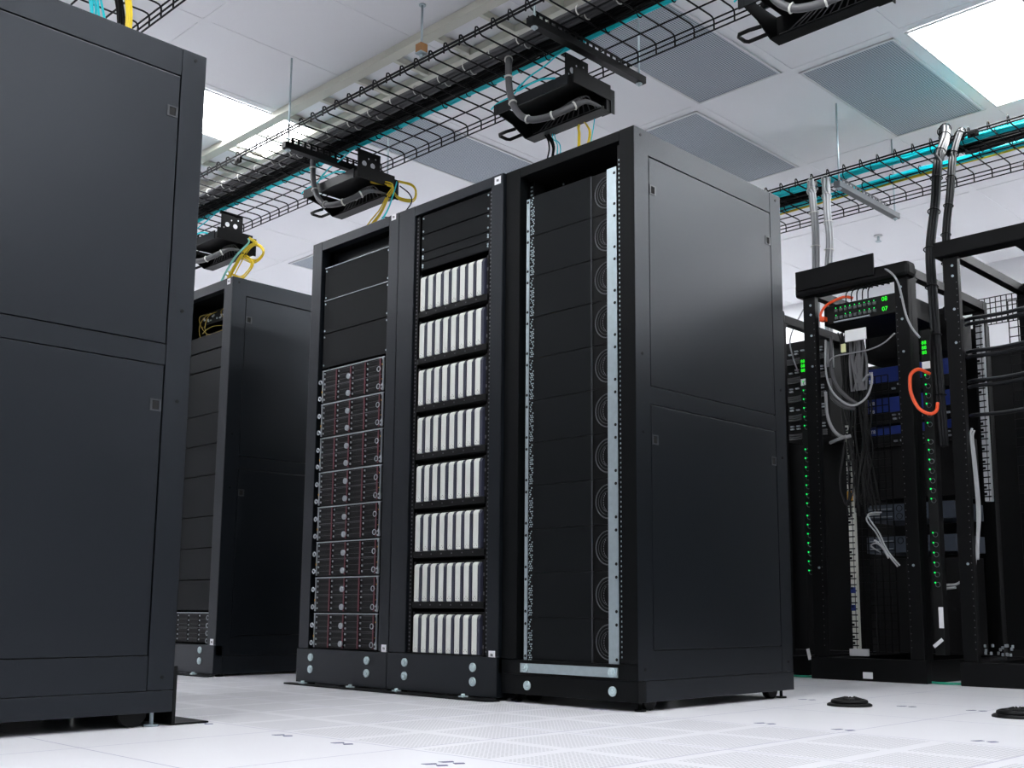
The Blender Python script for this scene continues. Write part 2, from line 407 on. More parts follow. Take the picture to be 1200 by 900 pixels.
# --- the middle rack
B = rack((-3.590, FY, 0), 0.634, 0.942, 2.0, 0.102, 0.570, 0.155, 1.957, 0.012, 'middle one of the three black racks, holding eight shelves of white drives', 0.008)
bolts(B, [(0.113, 0.12), (0.113, 0.068), (0.509, 0.116), (0.509, 0.064)], -0.008)
sticker(B, 0.604, 1.976, 0, 0.034, 0.03); sticker(B, 0.600, 0.163, 0, 0.034, 0.03)
blanks(B, 0.135, 0.548, [(1.868, 1.952), (1.790, 1.866), (1.752, 1.789), (1.714, 1.751)], 0.014)
rails(B, 0.104, 0.569, 0.16, 1.95, 0.010, hm=mat_edge)
# --- the right, nearest rack
C = rack((-2.954, 2.8586, 0), 0.6366, 0.942, 2.0, 0.077, 0.570, 0.150, 1.962, 0.030, 'right one of the three black racks, with bright steel rail and large side panels', front_m=front_black)
bolts(C, [(0.134, 0.062), (0.529, 0.062)], 0.0)
sb = MB().box(0.102, 0.552, -0.006, 0.0, 0.107, 0.139, 0.001).build('steel_crossbar', zinc, C)
for x in (0.126, 0.530):
    MB().tube([(x, -0.005, 0.123), (x, -0.010, 0.123)], 0.0155, 18).ring((x, -0.009, 0.123), 'y', 0.013, 0.0018, 18, 5).tube([(x, -0.009, 0.123), (x, -0.014, 0.123)], 0.006, 6).build('crossbar_bolt', bolt_m, sb)
def steel_rail(x0, x1, y, z0, z1, nm, parent, pitch=0.1577):
    r = MB().box(x0, x1, y, y+0.003, z0, z1, 0.0008).build(nm, zinc, parent)
    h = MB(); n = int(round((z1-z0)/pitch))
    for i in range(n):
        for d in (0.022, pitch-0.022):
            z = z0+i*pitch+d; xc = x1-0.009 if x1-x0 > 0.03 else (x0+x1)/2
            h.tube([(xc, y-0.0008, z), (xc, y+0.001, z)], 0.0055, 10)
    h.build('rail_holes', groove_m, r)
ZT, ZB_, PT = 1.877, 0.142, 0.1577
steel_rail(0.503, 0.547, 0.010, ZB_, ZT, 'bright_rail', C)
steel_rail(0.104, 0.119, 0.010, ZB_, ZT-0.01, 'bright_rail', C)
rails(C, 0.078, 0.104, 0.15, 1.955, 0.05); 
rr = MB().box(0.548, 0.569, 0.016, 0.022, 0.152, 1.955).build('mounting_rail', black_metal, C)
hh = MB(); z = 0.17
while z < 1.9: hh.box(0.5535, 0.5580, 0.0150, 0.0163, z, z+0.006); z += 0.0166
hh.build('rail_holes', zinc, rr)
MB().box(0.10, 0.55, 0.30, 0.31, 1.87, 1.955).build('inner_baffle', groove_m, C)
MB().box(0.205, 0.212, 0.10, 0.104, 1.925, 1.931).box(0.33, 0.334, 0.10, 0.104, 1.886, 1.890).build('inner_clips', zinc, C)
# --- the far left rack of the same row
Dk = rack((-5.562, FY, 0), 0.632, 0.942, 2.0, 0.072, 0.552, 0.150, 1.950, 0.012, 'black rack in the background between the big left rack and the middle three', 0.008)
bolts(Dk, [(0.109, 0.12), (0.109, 0.069), (0.505, 0.125), (0.505, 0.072)], -0.008)
sticker(Dk, 0.594, 1.980, 0, 0.03, 0.03); sticker(Dk, 0.597, 0.165, 0, 0.03, 0.03)
blanks(Dk, 0.095, 0.550, [(1.66, 1.745), (1.555, 1.655), (1.32+0.0, 1.55), (1.16, 1.318), (1.0, 1.158), (0.79, 0.998), (0.63, 0.788), (0.47, 0.628), (0.315, 0.468)], 0.03)
rails(Dk, 0.074, 0.550, 0.16, 1.94, 0.045)
# --- the big rack at the left edge
L = rack((-3.600, 0.645, 0), 0.633, 0.942, 2.0, 0.077, 0.556, 0.150, 1.962, 0.0394, 'huge near black rack filling the left edge, seen from its side')
Lb = rack((-4.245, 0.645, 0), 0.633, 0.942, 2.0, 0.077, 0.556, 0.150, 1.962, 0.0100, 'black rack added unseen behind the huge near black rack at left, blocking light under it')  # neighbour added out of sight; its low base blocks light under the near rack
MB().box(0.0, 0.633, 0.9425, 0.953, 0.003, 0.165, 0.001).box(-0.01, 0.628, 0.953, 1.06, 0.001, 0.006, 0.001).build('stabiliser_plate', black_metal, L)
# foot plate shared by the two bolted racks
fp = MB()
pts = [(-4.262, 2.80), (-2.985, 2.780), (-2.955, 2.786), (-2.938, 2.802), (-2.936, 2.8355), (-4.262, 2.8355)]
fp.prism(pts, 'z', 0.001, 0.008)
tag(fp.build('stabiliser_plate', black_metal), 'long flat black foot plate on the floor under the left two of the three racks', 'foot plate')
for x, lb in ((-4.14, 'leftmost small zinc clip on the long floor plate'), (-3.80, 'second small zinc clip from the left on the long floor plate'), (-3.50, 'third small zinc clip from the left on the long floor plate'), (-3.11, 'rightmost small zinc clip on the long floor plate')):
    m = MB(); m.box(x-0.014, x+0.014, 2.803, 2.830, 0.0082, 0.013, 0.001); m.tube([(x, 2.815, 0.013), (x, 2.815, 0.020)], 0.008, 6)
    tag(m.build('plate_clip', bolt_m), lb, 'clip', 'zinc clips on the floor plate')
fp2 = MB().box(-5.60, -4.925, 2.79, 2.8355, 0.001, 0.007, 0.001)
tag(fp2.build('stabiliser_plate', black_metal), 'short black foot plate on the floor under the background rack at left', 'foot plate')
m = MB(); m.box(-5.088, -5.060, 2.803, 2.830, 0.0072, 0.012, 0.001); m.tube([(-5.074, 2.815, 0.012), (-5.074, 2.815, 0.019)], 0.008, 6)
tag(m.build('plate_clip', bolt_m), 'small zinc clip on the short floor plate of the background rack', 'clip')

# ------------------------------------------------------------------ server chassis in the left rack
def chassis(loc, label, group, W=0.440, H=0.1505, stripes=True, rows=2, extra=0.0):
    t = empty('server_chassis', loc, label, 'server', group)      # origin: lower left front, x right, y back
    MB().box(0.0, W, 0.004, 0.55, 0.001, H-0.001).build('body', rack_inner, t)
    f = MB(); f.box(-0.004, W+0.004, -0.004, 0.003, H-0.0048, H-0.0006, 0.0008)
    f.box(W-0.0095, W-0.001, -0.0045, 0.003, 0.004, H-0.005, 0.001); f.box(-0.0035, 0.000, -0.003, 0.003, 0.004, H-0.005, 0.0008)
    f.build('chassis_frame', silver, t)
    MB().box(W-0.0085, W-0.0045, -0.0056, -0.004, 0.035, H-0.015).build('rail_slot', groove_m, t)
    s = MB(); 
    nr = 6; hh = (H-0.010)/nr
    for r in range(nr):
        z = 0.004+r*hh
        for c in range(4):
            x0 = 0.006+c*(W-0.022)/4; s.box(x0+0.013, x0+(W-0.022)/4-0.003, -0.001, 0.004, z+0.002, z+hh-0.002, 0.0008)
    s.build('drive_carriers', black_metal, t)
    gl = MB()
    for r in range(nr):
        z = 0.004+r*hh
        for c in range(4):
            x0 = 0.006+c*(W-0.022)/4
            gl.box(x0+0.018, x0+(W-0.022)/4-0.010, -0.0016, -0.0008, z+hh-0.0055, z+hh-0.0045)
    gl.build('carrier_edges', mat_edge, t)
    d = MB()
    for r in range(nr):
        z = 0.004+(r+0.55)*hh
        for c in range(4):
            x0 = 0.006+c*(W-0.022)/4+0.004; d.box(x0, x0+0.006, -0.003, 0.003, z-0.004, z+0.004, 0.001)
    d.build('carrier_latches', silver, t)
    MB().box(0.004, W-0.012, -0.002, 0.002, H/2-0.0012, H/2+0.0004).build('divider', mat_edge, t)
    if stripes:
        for c in range(4):
            x = 0.006+(c+1)*(W-0.022)/4-0.010
            MB().box(x-0.004, x+0.004, -0.0025, 0.002, 0.004, H-0.006, 0.0008).build('red_stripe', red_m, t)
    for k in range(rows):
        z = (k+0.30)*H/rows
        if stripes:
            MB().tube([(0.198, -0.002, z), (0.198, -0.010, z)], 0.0125, 14).tube([(0.198, -0.009, z), (0.198, -0.013, z)], 0.006, 10).build('release_knob', silver, t)
        MB().ring((W-0.030, -0.006, z), 'y', 0.0105, 0.0019, 16, 6).build('pull_ring', silver, t)
        MB().ring((-0.016 if stripes else 0.03, -0.004, z), 'y', 0.0085, 0.0032, 14, 6).box(-0.012, -0.002, -0.004, 0.0, z-0.004, z+0.004).build('pull_ring', silver, t)
        if not stripes: pass
    l = MB(); l.box(W-0.006, W+0.010, -0.012, -0.0045, 0.006, 0.028, 0.0015); l.build('eject_latch', silver, t)
    MB().box(W-0.0035, W+0.004, -0.0128, -0.012, 0.012, 0.022).build('latch_slot', groove_m, t)
    a = MB(); a.box(W-0.0075, W-0.0050, -0.0062, -0.0055, 0.050, 0.054); a.box(W-0.0075, W-0.0050, -0.0062, -0.0055, 0.112, 0.118); a.box(-0.004, 0.0, -0.0042, -0.003, 0.048, 0.056)
    a.build('amber_marks', amber, t)
    return t
ordn = ['bottom', 'second from the bottom', 'third from the bottom', 'fourth from the bottom', 'fourth from the top', 'third from the top', 'second from the top', 'top']
ch0 = None
for i in range(8):
    loc = (-4.225+0.106, FY+0.008, 0.1585+i*0.1541); lb = 'red-striped server in the left rack, %s of eight' % ordn[i]
    if ch0 is None: ch0 = chassis(loc, lb, 'striped servers in the left rack')
    else: copy_tree(ch0, loc, lb)
c4 = chassis((-5.562+0.100, FY+0.020, 0.157), 'small silver-edged server with round pulls at the foot of the background rack', None, W=0.452, stripes=False, rows=4)

# ------------------------------------------------------------------ drive shelves in the middle rack
def shelf(loc, label):
    W = 0.413; t = empty('drive_shelf', loc, label, 'drive shelf', 'drive shelves in the middle rack')
    MB().box(0, W, 0.006, 0.55, 0.0, 0.183).box(0, 0.012, -0.012, 0.006, 0.001, 0.182).box(W-0.010, W, -0.012, 0.006, 0.001, 0.182).build('shelf_body', rack_inner, t)
    MB().box(0.0, W, -0.018, 0.006, 0.001, 0.026, 0.003).build('shelf_lip', black_metal, t)
    s = MB()
    for x in (0.05, 0.11, 0.17, 0.23, 0.29, 0.35): s.tube([(x, -0.0175, 0.014), (x, -0.0188, 0.014)], 0.003, 8)
    for z in (0.05, 0.12): s.box(W-0.008, W-0.002, -0.0135, -0.0118, z, z+0.012)
    s.build('lip_holes', mat_edge, t)
    n = 8; p = (W-0.026)/n
    for k in range(n):
        x = 0.016+k*p
        out = [(0.0, 0.027), (-0.020, 0.027), (-0.022, 0.031)]
        for a in range(0, 91, 15):
            out.append((-0.022+0.016*(1-math.cos(math.radians(a)))*1.0, 0.160+0.014*math.sin(math.radians(a))))
        out += [(0.0, 0.174)]
        mb = MB(); mb.prism(out, 'x', x, x+p*0.55)
        d = mb.build('drive_module', ivory, t)
        MB().prism([(0.004, 0.027), (-0.0205, 0.027), (-0.0205, 0.158), (-0.012, 0.172), (0.004, 0.172)], 'x', x+p*0.55+0.0002, x+p*0.86).build('module_side', drive_side_shade, d)
        dd = MB()
        for q in range(3): dd.box(x+0.006+q*0.007, x+0.008+q*0.007, -0.0226, -0.0218, 0.036+q % 2*0.006, 0.039+q % 2*0.006)
        dd.build('module_dots', ink, d)
    return t
sh0 = None
for i in range(8):
    loc = (-3.590+0.137, FY+0.020, 0.134+0.0+i*0.1963); lb = 'shelf of eight white drives, %s of eight shelves' % ordn[i]
    if sh0 is None: sh0 = shelf(loc, lb)
    else: copy_tree(sh0, loc, lb)

# ------------------------------------------------------------------ dark drawers in the near rack
def drawer(loc, label):
    t = empty('storage_server', loc, label, 'server', 'dark drawers in the near rack'); H = PT-0.0016
    MB().box(0.0, 0.40, 0.012, 0.60, 0.001, H-0.001).build('drawer_body', rack_inner, t)
    MB().box(0.022, 0.302, 0.0, 0.011, 0.0, H, 0.001).build('drawer_front', panel_paint, t)
    MB().box(0.3045, 0.415, 0.004, 0.0115, 0.0, H, 0.001).build('fan_panel', black_metal, t)
    MB().box(0.302, 0.3044, -0.001, 0.010, 0.0, H).build('front_edge', mat_edge2, t)
    c = (0.378, 0.003, H/2)
    f = MB(); f.ring(c, 'y', 0.058, 0.0022, 32, 6); f.ring(c, 'y', 0.047, 0.0008, 28, 5); f.ring(c, 'y', 0.036, 0.0008, 24, 5)
    f.build('fan_guard', mat_edge2, t)
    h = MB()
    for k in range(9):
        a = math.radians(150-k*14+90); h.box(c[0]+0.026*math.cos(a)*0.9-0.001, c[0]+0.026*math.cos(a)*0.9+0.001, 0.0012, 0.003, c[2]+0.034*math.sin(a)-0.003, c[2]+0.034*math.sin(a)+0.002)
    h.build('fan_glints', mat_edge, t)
    b = MB()                                            # perforated strip
    b.box(0.0, 0.0215, 0.0, 0.011, 0.0, H); b.build('vent_strip', black_metal, t)
    p = MB(); rnd = random.Random(3); z = 0.007; k = 0
    while z < H-0.007:
        for x in [q_ for q_ in (0.0045, 0.0135) if rnd.random() < 0.8] or (0.0045, 0.0135): p.box(x-0.0022+(k % 2)*0.004, x+0.0022+(k % 2)*0.004, -0.0015, 0.002, z, z+0.0044)
        z += 0.0078; k += 1
    p.build('vent_holes', bolt_m, t)
    return t
mat_edge2 = mat('dull_grey_edge', (0.06, 0.065, 0.07), 0.4, 0.3)
od = ['bottom', 'second from the bottom', 'third from the bottom', 'fourth from the bottom', 'fifth from the bottom', 'middle', 'fifth from the top', 'fourth from the top', 'third from the top', 'second from the top', 'top']
d0 = None
for i in range(11):
    loc = (-2.954+0.1205, 2.8586+0.016, ZB_+i*PT); lb = 'dark drawer with round fan in the near rack, %s of eleven' % od[i]
    if d0 is None: d0 = drawer(loc, lb)
    else: copy_tree(d0, loc, lb)

# ------------------------------------------------------------------ overhead strut channel just below the ceiling
t = empty('ceiling_strut', (0, 3.6, CZ), 'long cream strut channel with cross bars under the ceiling above the tray', 'ceiling strut')
MB().box(-8.8, 2.5, -0.060, 0.005, -0.045, -0.002, 0.001).build('beam', cream_m, t)
MB().box(-8.8, 2.5, 0.245, 0.295, -0.045, -0.002, 0.001).build('beam', cream_m, t)
for k in range(22):
    x = -7.80+0.352*k
    MB().box(x-0.013, x+0.013, 0.006, 0.244, -0.043, -0.006, 0.001).build('crossbar', cream_m, t)

# ------------------------------------------------------------------ wire cable trays
def tray(loc, x0, x1, label, W=0.65, ph=0.0, dy=0.13):
    """origin on the near edge at deck height; x0..x1 relative"""
    t = empty('wire_cable_tray', loc, label, 'cable tray', 'black wire cable trays')
    r = 0.0042; m = MB(); n = int(round(W/dy))
    for y in (0.215*W/0.65, 0.37*W/0.65, 0.525*W/0.65, W): m.tube([(x0, y, -0.0045), (x1, y, -0.0045)], r, 6)
    for z in (0.0, -0.017): m.tube([(x0, -0.007, z), (x1, -0.007, z)], 0.0056, 6)
    for z in (-0.026, -0.052): m.tube([(x0, W+0.007, z), (x1, W+0.007, z)], r, 6)
    m.build('long_wires', wire_m, t)
    c = MB(); x = x0+ph
    while x < x1:
        p = [(x, 0.001, -0.022), (x, 0.001, 0.016), (x, 0.003, 0.029), (x, 0.012, 0.034), (x, 0.022, 0.028), (x, 0.032, 0.008), (x, 0.045, 0.002),
             (x, W-0.03, 0.002), (x, W-0.012, -0.001), (x, W-0.002, -0.010), (x, W, -0.022), (x, W, -0.055)]
        c.tube(p, r, 6); x += 0.109
    c.build('cross_wires', wire_m, t)
    return t
def clamp(t, x, y, z):
    m = MB(); m.box(x-0.03, x+0.03, y-0.008, y+0.006, z-0.018, z+0.018, 0.003); m.box(x-0.012, x+0.012, y-0.014, y-0.008, z-0.008, z+0.008, 0.002)
    m.build('splice_clamp', black_metal, t)
T1 = tray((-4.96, 3.22, 2.953), -3.488, 4.6, 'near black wire cable tray running above the three middle racks', ph=0.0)
clamp(T1, -0.61, -0.008, -0.038); clamp(T1, 2.56, 0.657, -0.040); clamp(T1, 2.62, 0.657, -0.040)
T2 = tray((-3.0, 5.83, 2.953), -3.0, 3.8, 'far black wire cable tray above the open racks at right', W=0.60, ph=0.05, dy=0.15)
clamp(T2, 0.60, -0.008, -0.02); clamp(T2, 0.68, -0.008, -0.02); clamp(T2, 0.75, 0.607, -0.030); clamp(T2, 0.83, 0.607, -0.030)
T3 = tray((-5.0, 1.46, 2.953), -3.0, 2.6, 'black wire cable tray above the big rack in the top left corner', ph=0.03)

def strut(x, y0, y1, label, m=black_metal, z=2.894):
    t = empty('tray_hanger', (x, y0, z), label, 'tray hanger', 'hangers under the cable trays'); W = y1-y0
    b = MB(); b.box(-0.021, 0.021, -0.03, W+0.03, -0.046, -0.010, 0.002); b.box(-0.021, -0.017, -0.02, W+0.02, -0.011, 0.004, 0.0008)
    b.box(-0.021, -0.017, 0.03, W-0.03, 0.034, 0.042); k = 0.03
    b.box(-0.0212, -0.0168, 0.03, 0.05, 0.0, 0.030)
    while k < W-0.03:
        b.box(-0.0212, -0.0168, k, k+0.014, 0.0, 0.036); k += 0.042
    b.build('slotted_channel', m, t)
    for y in (0.0, W):
        q = MB().cyl((0, y, -0.062), (0, y, 3.39-z-0.001), 0.0055, 10).build('threaded_rod', zinc, t)
        n = MB().tube([(0, y, -0.041), (0, y, -0.050)], 0.013, 6).tube([(0, y, -0.050), (0, y, -0.053)], 0.016, 14).build('hex_nut', zinc, q)
    return t
strut(-5.085, 3.235, 3.93, 'black slotted hanger bar under the near tray above the left of the three racks')
strut(-3.175, 3.235, 3.96, 'black slotted hanger bar under the near tray above the tall near rack')
strut(-3.15, 5.84, 6.56, 'grey slotted hanger bar under the far tray at right', mat('grey_channel', (0.16, 0.17, 0.18), 0.5, 0.4))
strut(-6.95, 3.235, 3.93, 'black hanger bar at the hidden left end of the near tray')
strut(-5.6, 1.48, 2.15, 'black hanger bar under the top left tray, behind the big rack')
for x, y, zb, lb in ((-4.12, 3.379, 3.17, 'short steel rod with a brown block hanging from the ceiling at top centre'), ):
    t = empty('hanging_rod', (x, y, CZ), lb, 'hanging rod')
    MB().cyl((0, 0, -0.002), (0, 0, zb-CZ), 0.006, 10).tube([(0, 0, -0.0025), (0, 0, -0.008)], 0.018, 14).build('rod', zinc, t)
    MB().box(-0.022, 0.022, -0.022, 0.022, zb-CZ-0.045, zb-CZ, 0.002).build('wood_block', wood_m, t)
    MB().box(-0.024, 0.024, -0.024, 0.024, zb-CZ-0.052, zb-CZ-0.0455, 0.002).tube([(0, 0, zb-CZ-0.052), (0, 0, zb-CZ-0.070)], 0.011, 6).build('end_nut', zinc, t)
t = empty('sprinkler_head', (-4.117, 8.254, CZ), 'tiny grey sprinkler in the ceiling far above the open racks', 'sprinkler')
MB().tube([(0, 0, -0.002), (0, 0, -0.01)], 0.035, 16).build('escutcheon', bar_m, t); MB().cyl((0, 0, -0.01), (0, 0, -0.05), 0.01, 8).tube([(0, 0, -0.05), (0, 0, -0.054)], 0.025, 10).build('nozzle', zinc, t)

# ------------------------------------------------------------------ cables lying on the near tray
def run(x0, x1, y, z, step=0.14, wob=0.006, seed=1):
    r = random.Random(seed); n = int((x1-x0)/step); return cr([(x0+(x1-x0)*i/n, y+r.uniform(-wob, wob), z+r.uniform(0, wob)) for i in range(n+1)], 3)
def bundle(name, path, n, R, r, m, label, cat='cable', tie=None, every=3, seed=1, sides=5, group=None, wob=0.3):
    t = empty(name, tuple(path[0]), label, cat, group); o0 = Vector(path[0]); P = [Vector(p)-o0 for p in path]
    strands(P, n, R, r, seed, wob, sides).build('cables', m, t)
    if tie is not None: ties(P, R+r*0.95, every, 0.0030, 2).build('cable_ties', tie, t)
    return t
for k, y in enumerate((3.445, 3.497)):
    bundle('cable_bundle', run(-8.3, -0.5, y, 2.980+0.003*(k % 2), seed=k, wob=0.004), 8, 0.017, 0.0075, grey_cable, '%s of two grey tied cable bundles along the near tray' % ('nearer', 'farther')[k], tie=tie_white, every=4, seed=k, group='grey bundles on the near tray', wob=0.1)
bundle('cable_bundle', run(-8.3, -0.5, 3.573, 2.995, seed=9, wob=0.005), 22, 0.040, 0.0105, black_cable, 'thick black cable bundle along the middle of the near tray', tie=black_cable, every=5, seed=5, wob=0.1)
bundle('cable_bundle', run(-8.3, -0.5, 3.640, 2.970, seed=12, wob=0.003), 7, 0.012, 0.0062, teal, 'teal cable bundle running along the near tray', tie=black_cable, every=4, seed=7)
# far tray
bundle('cable_bundle', run(-5.9, 0.7, 5.98, 2.978, seed=13, wob=0.005), 8, 0.020, 0.008, teal, 'teal cable bundle along the near edge of the far tray', tie=black_cable, every=4, seed=8)
bundle('cable_bundle', run(-5.9, 0.7, 6.22, 2.976, seed=14, wob=0.005), 8, 0.018, 0.008, teal, 'second teal cable bundle, deeper in on the far tray', tie=black_cable, every=4, seed=9)
bundle('cable_bundle', run(-5.9, 0.7, 6.262, 2.966, seed=15, wob=0.002), 4, 0.008, 0.006, yellow, 'thin yellow cables beside the deeper teal bundle on the far tray', seed=10)
bundle('cable_bundle', run(-2.58, 0.7, 6.06, 2.985, seed=16, wob=0.006), 16, 0.036, 0.010, black_cable, 'thick black cable bundle at the right end of the far tray', tie=black_cable, every=5, seed=11)
bundle('cable_bundle', run(-2.50, 0.7, 6.14, 2.982, seed=17, wob=0.006), 9, 0.022, 0.009, mat('charcoal_cable', (0.05, 0.05, 0.055), 0.4), 'charcoal cable bundle beside the thick black one on the far tray', tie=black_cable, every=4, seed=12)
bundle('cable_bundle', run(-5.9, -3.38, 6.10, 2.99, seed=18, wob=0.01), 18, 0.045, 0.010, black_cable, 'black cable bundle on the far tray just behind the tall near rack', tie=black_cable, every=5, seed=13)
# top left tray
bundle('cable_bundle', run(-8.0, -4.75, 1.70, 2.985, seed=21, wob=0.008), 14, 0.04, 0.011, black_cable, 'black cable bundle on the top left tray', seed=14)
# drops
bundle('cable_drop', cr([(-2.53, 6.02, 2.985), (-2.50, 5.85, 3.00), (-2.44, 5.74, 2.97), (-2.33, 5.46, 2.78), (-2.29, 5.27, 2.58), (-2.292, 5.22, 2.36), (-2.285, 5.12, 2.09), (-2.262, 5.07, 1.83), (-2.25, 5.06, 1.5), (-2.24, 5.06, 1.1)], 5), 9, 0.022, 0.0085, mat('dark_jacket', (0.020, 0.021, 0.023), 0.5, spec=0.2),
       'thick dark cable bundle dropping from the far tray beside the right open rack', tie=black_cable, every=4, seed=15, group='dark cable drops', wob=0.1)
bundle('cable_drop', cr([(-2.45, 6.12, 2.985), (-2.42, 5.92, 3.0), (-2.38, 5.78, 2.93), (-2.35, 5.60, 2.72), (-2.33, 5.50, 2.51), (-2.34, 5.45, 2.30), (-2.335, 5.42, 2.1), (-2.33, 5.40, 1.8)], 5), 7, 0.017, 0.008, mat('dark_jacket_2', (0.015, 0.016, 0.018), 0.5, spec=0.2),
       'thinner dark cable bundle dropping behind the thick one at right', tie=black_cable, every=4, seed=16, group='dark cable drops', wob=0.1)
bundle('cable_drop', cr([(-3.42, 6.02, 2.97), (-3.36, 5.90, 2.96), (-3.27, 5.72, 2.86), (-3.20, 5.61, 2.70), (-3.185, 5.60, 2.52), (-3.19, 5.60, 2.28), (-3.20, 5.6, 2.0), (-3.2, 5.6, 1.7)], 5), 8, 0.020, 0.008, light_cable,
       'left pale grey cable bundle hanging from the far tray into the open rack', tie=tie_white, every=5, seed=17, group='pale cable drops', wob=0.1)
bundle('cable_drop', cr([(-3.34, 6.06, 2.97), (-3.27, 5.90, 2.96), (-3.17, 5.72, 2.82), (-3.11, 5.61, 2.62), (-3.095, 5.60, 2.46), (-3.11, 5.60, 2.27), (-3.12, 5.6, 2.0), (-3.12, 5.6, 1.7)], 5), 8, 0.020, 0.008, light_cable,
       'right pale grey cable bundle hanging from the far tray into the open rack', tie=tie_white, every=5, seed=18, group='pale cable drops', wob=0.1)
# cables going down behind the big left rack
for k, (mm, nm, px) in enumerate(((teal, 'teal', -3.72), (black_cable, 'black', -3.56), (yellow, 'yellow', -3.50))):
    P = cr([(px-0.42, 1.72, 2.98), (px-0.24, 1.62, 2.90), (px-0.08, 1.56, 2.62), (px+0.02, 1.545, 2.44), (px+0.10, 1.53, 2.26), (px+0.13, 1.50, 2.01)], 6)
    bundle('cable_drop', P, (5, 4, 5)[k], (0.035, 0.015, 0.012)[k], 0.0045, mm, '%s cables dropping onto the big left rack at the top edge' % nm, seed=20+k, group='cable drops on the big left rack')

# ------------------------------------------------------------------ fibre boxes hung from the near tray
def fibre_box(loc, label):
    t = empty('patch_box', loc, label, 'patch box', 'black patch boxes hanging from the near tray')
    MB().box(0.03, 0.50, 0.015, 0.26, 0.108, 0.114, 0.001).build('shelf_plate', black_metal, t)
    f = MB(); f.box(-0.03, 0.46, 0.0, 0.008, 0.065, 0.118, 0.001)
    f.build('rear_flange', mat_flange, t)
    MB().box(0.494, 0.500, 0.0, 0.26, 0.060, 0.135, 0.001).build('end_cheek', black_metal, t)
    MB().prism([(0.0, 0.11), (0.0, 0.065), (0.10, 0.045), (0.19, 0.0), (0.26, 0.0), (0.26, 0.115)], 'x', -0.004, 0.002).build('end_cheek', black_metal, t)
    b = MB(); b.box(0.002, 0.494, 0.235, 0.262, 0.0, 0.113, 0.002); b.box(0.002, 0.494, 0.195, 0.236, 0.0, 0.008, 0.001)
    b.build('adapter_bar', black_metal, t)
    MB().box(0.02, 0.480, 0.224, 0.2345, 0.013, 0.030, 0.001).build('adapter_strip', mat_strip, t)
    a = MB()
    for k in range(5): a.tube([(0.06+k*0.095, 0.2236, 0.022), (0.06+k*0.095, 0.222, 0.022)], 0.004, 8)
    a.build('strip_screws', groove_m, t)
    MB().box(0.495, 0.499, 0.262, 0.29, 0.0, 0.118, 0.001).box(0.44, 0.499, 0.262, 0.268, 0.0, 0.118).build('side_wing', black_metal, t)
    h = MB(); P = [(0.004, 0.115, 0.024), (-0.05, 0.105, 0.023), (-0.095, 0.105, 0.022), (-0.108, 0.120, 0.022), (-0.110, 0.168, 0.022), (-0.100, 0.182, 0.022), (-0.05, 0.184, 0.023), (0.004, 0.184, 0.024)]
    h.tube(P, 0.0085, 8); h.build('pull_handle', black_metal, t)
    bx = 0.345
    br = MB(); br.box(bx-0.003, bx+0.003, 0.11, 0.27, 0.108, 0.303); br.box(bx-0.03, bx, 0.11, 0.27, 0.298, 0.303)
    o = br.build('hanging_bracket', black_metal, t)
    hl = MB()
    for y, z, r in ((0.155, 0.225, 0.016), (0.215, 0.225, 0.016), (0.185, 0.26, 0.005), (0.235, 0.27, 0.005), (0.13, 0.20, 0.004)): hl.tube([(bx+0.0028, y, z), (bx+0.0036, y, z)], r, 18)
    hl.build('bracket_holes', mat_hole, o)
    cd = MB(); P = cr([(0.10, -0.03, 0.300), (0.105, -0.032, 0.288), (0.103, -0.03, 0.21), (0.116, -0.03, 0.118), (0.155, -0.028, 0.025), (0.225, -0.02, -0.040), (0.310, 0.0, -0.055), (0.390, 0.03, -0.040), (0.44, 0.07, -0.012), (0.462, 0.11, 0.015), (0.47, 0.16, 0.022), (0.475, 0.215, 0.022)], 6)
    c = cd.tube(P, [0.0165]*(len(P)-20)+[0.0165-0.0105*i/19 for i in range(20)], 12).build('cable_sleeve', grey_sleeve, t)
    ties(P[:-12], 0.0172, 9, 0.005, 3).build('sleeve_ties', tie_white, c)
    fn = MB()
    for k in range(11):
        x = 0.06+k*0.038; e = Vector((x, 0.222, 0.022)); s0 = Vector((0.42+k*0.004, 0.10, 0.030+0.004*(k % 3)))
        fn.tube(cr([s0, s0.lerp(e, 0.4)+Vector((0.0, 0.0, 0.028)), s0.lerp(e, 0.8)+Vector((0, 0, 0.012)), e], 4), 0.0028, 5)
    fn.build('fanned_leads', grey_cable, t)
    tl = MB(); tl.tube(cr([(0.46, 0.13, 0.325), (0.36, 0.09, 0.305), (0.29, 0.03, 0.225), (0.204, 0.02, 0.200), (0.147, 0.02, 0.179), (0.077, 0.02, 0.141), (-0.012, 0.01, 0.127), (-0.045, -0.004, 0.100)], 5), 0.0042, 6)
    tl.tube(cr([(0.150, 0.02, 0.180), (0.116, 0.018, 0.163), (0.132, 0.008, 0.144), (0.222, -0.004, 0.142), (0.306, -0.008, 0.136), (0.389, -0.01, 0.112)], 5), 0.0052, 6)
    tl.build('teal_leads', teal, t)
    return t
mat_flange = mat('flange_grey', (0.008, 0.009, 0.011), 0.45, spec=0.2); mat_strip = mat('adapter_grey', (0.10, 0.10, 0.095), 0.5)
mat_hole = mat('bright_hole', (0.55, 0.55, 0.58), 0.7); grey_sleeve = mat('grey_sleeve', (0.085, 0.085, 0.09), 0.45)
P3 = fibre_box((-3.71, 3.53, 2.65), 'black patch box hanging from the tray above the tall near rack')
copy_tree(P3, (-5.335, 3.53, 2.65), 'black patch box hanging from the tray above the left rack of the three')
copy_tree(P3, (-6.84, 3.53, 2.65), 'black patch box with thick yellow loops above the background rack')
copy_tree(P3, (-2.29, 3.53, 2.65), 'black patch box cut off by the top edge of the picture')

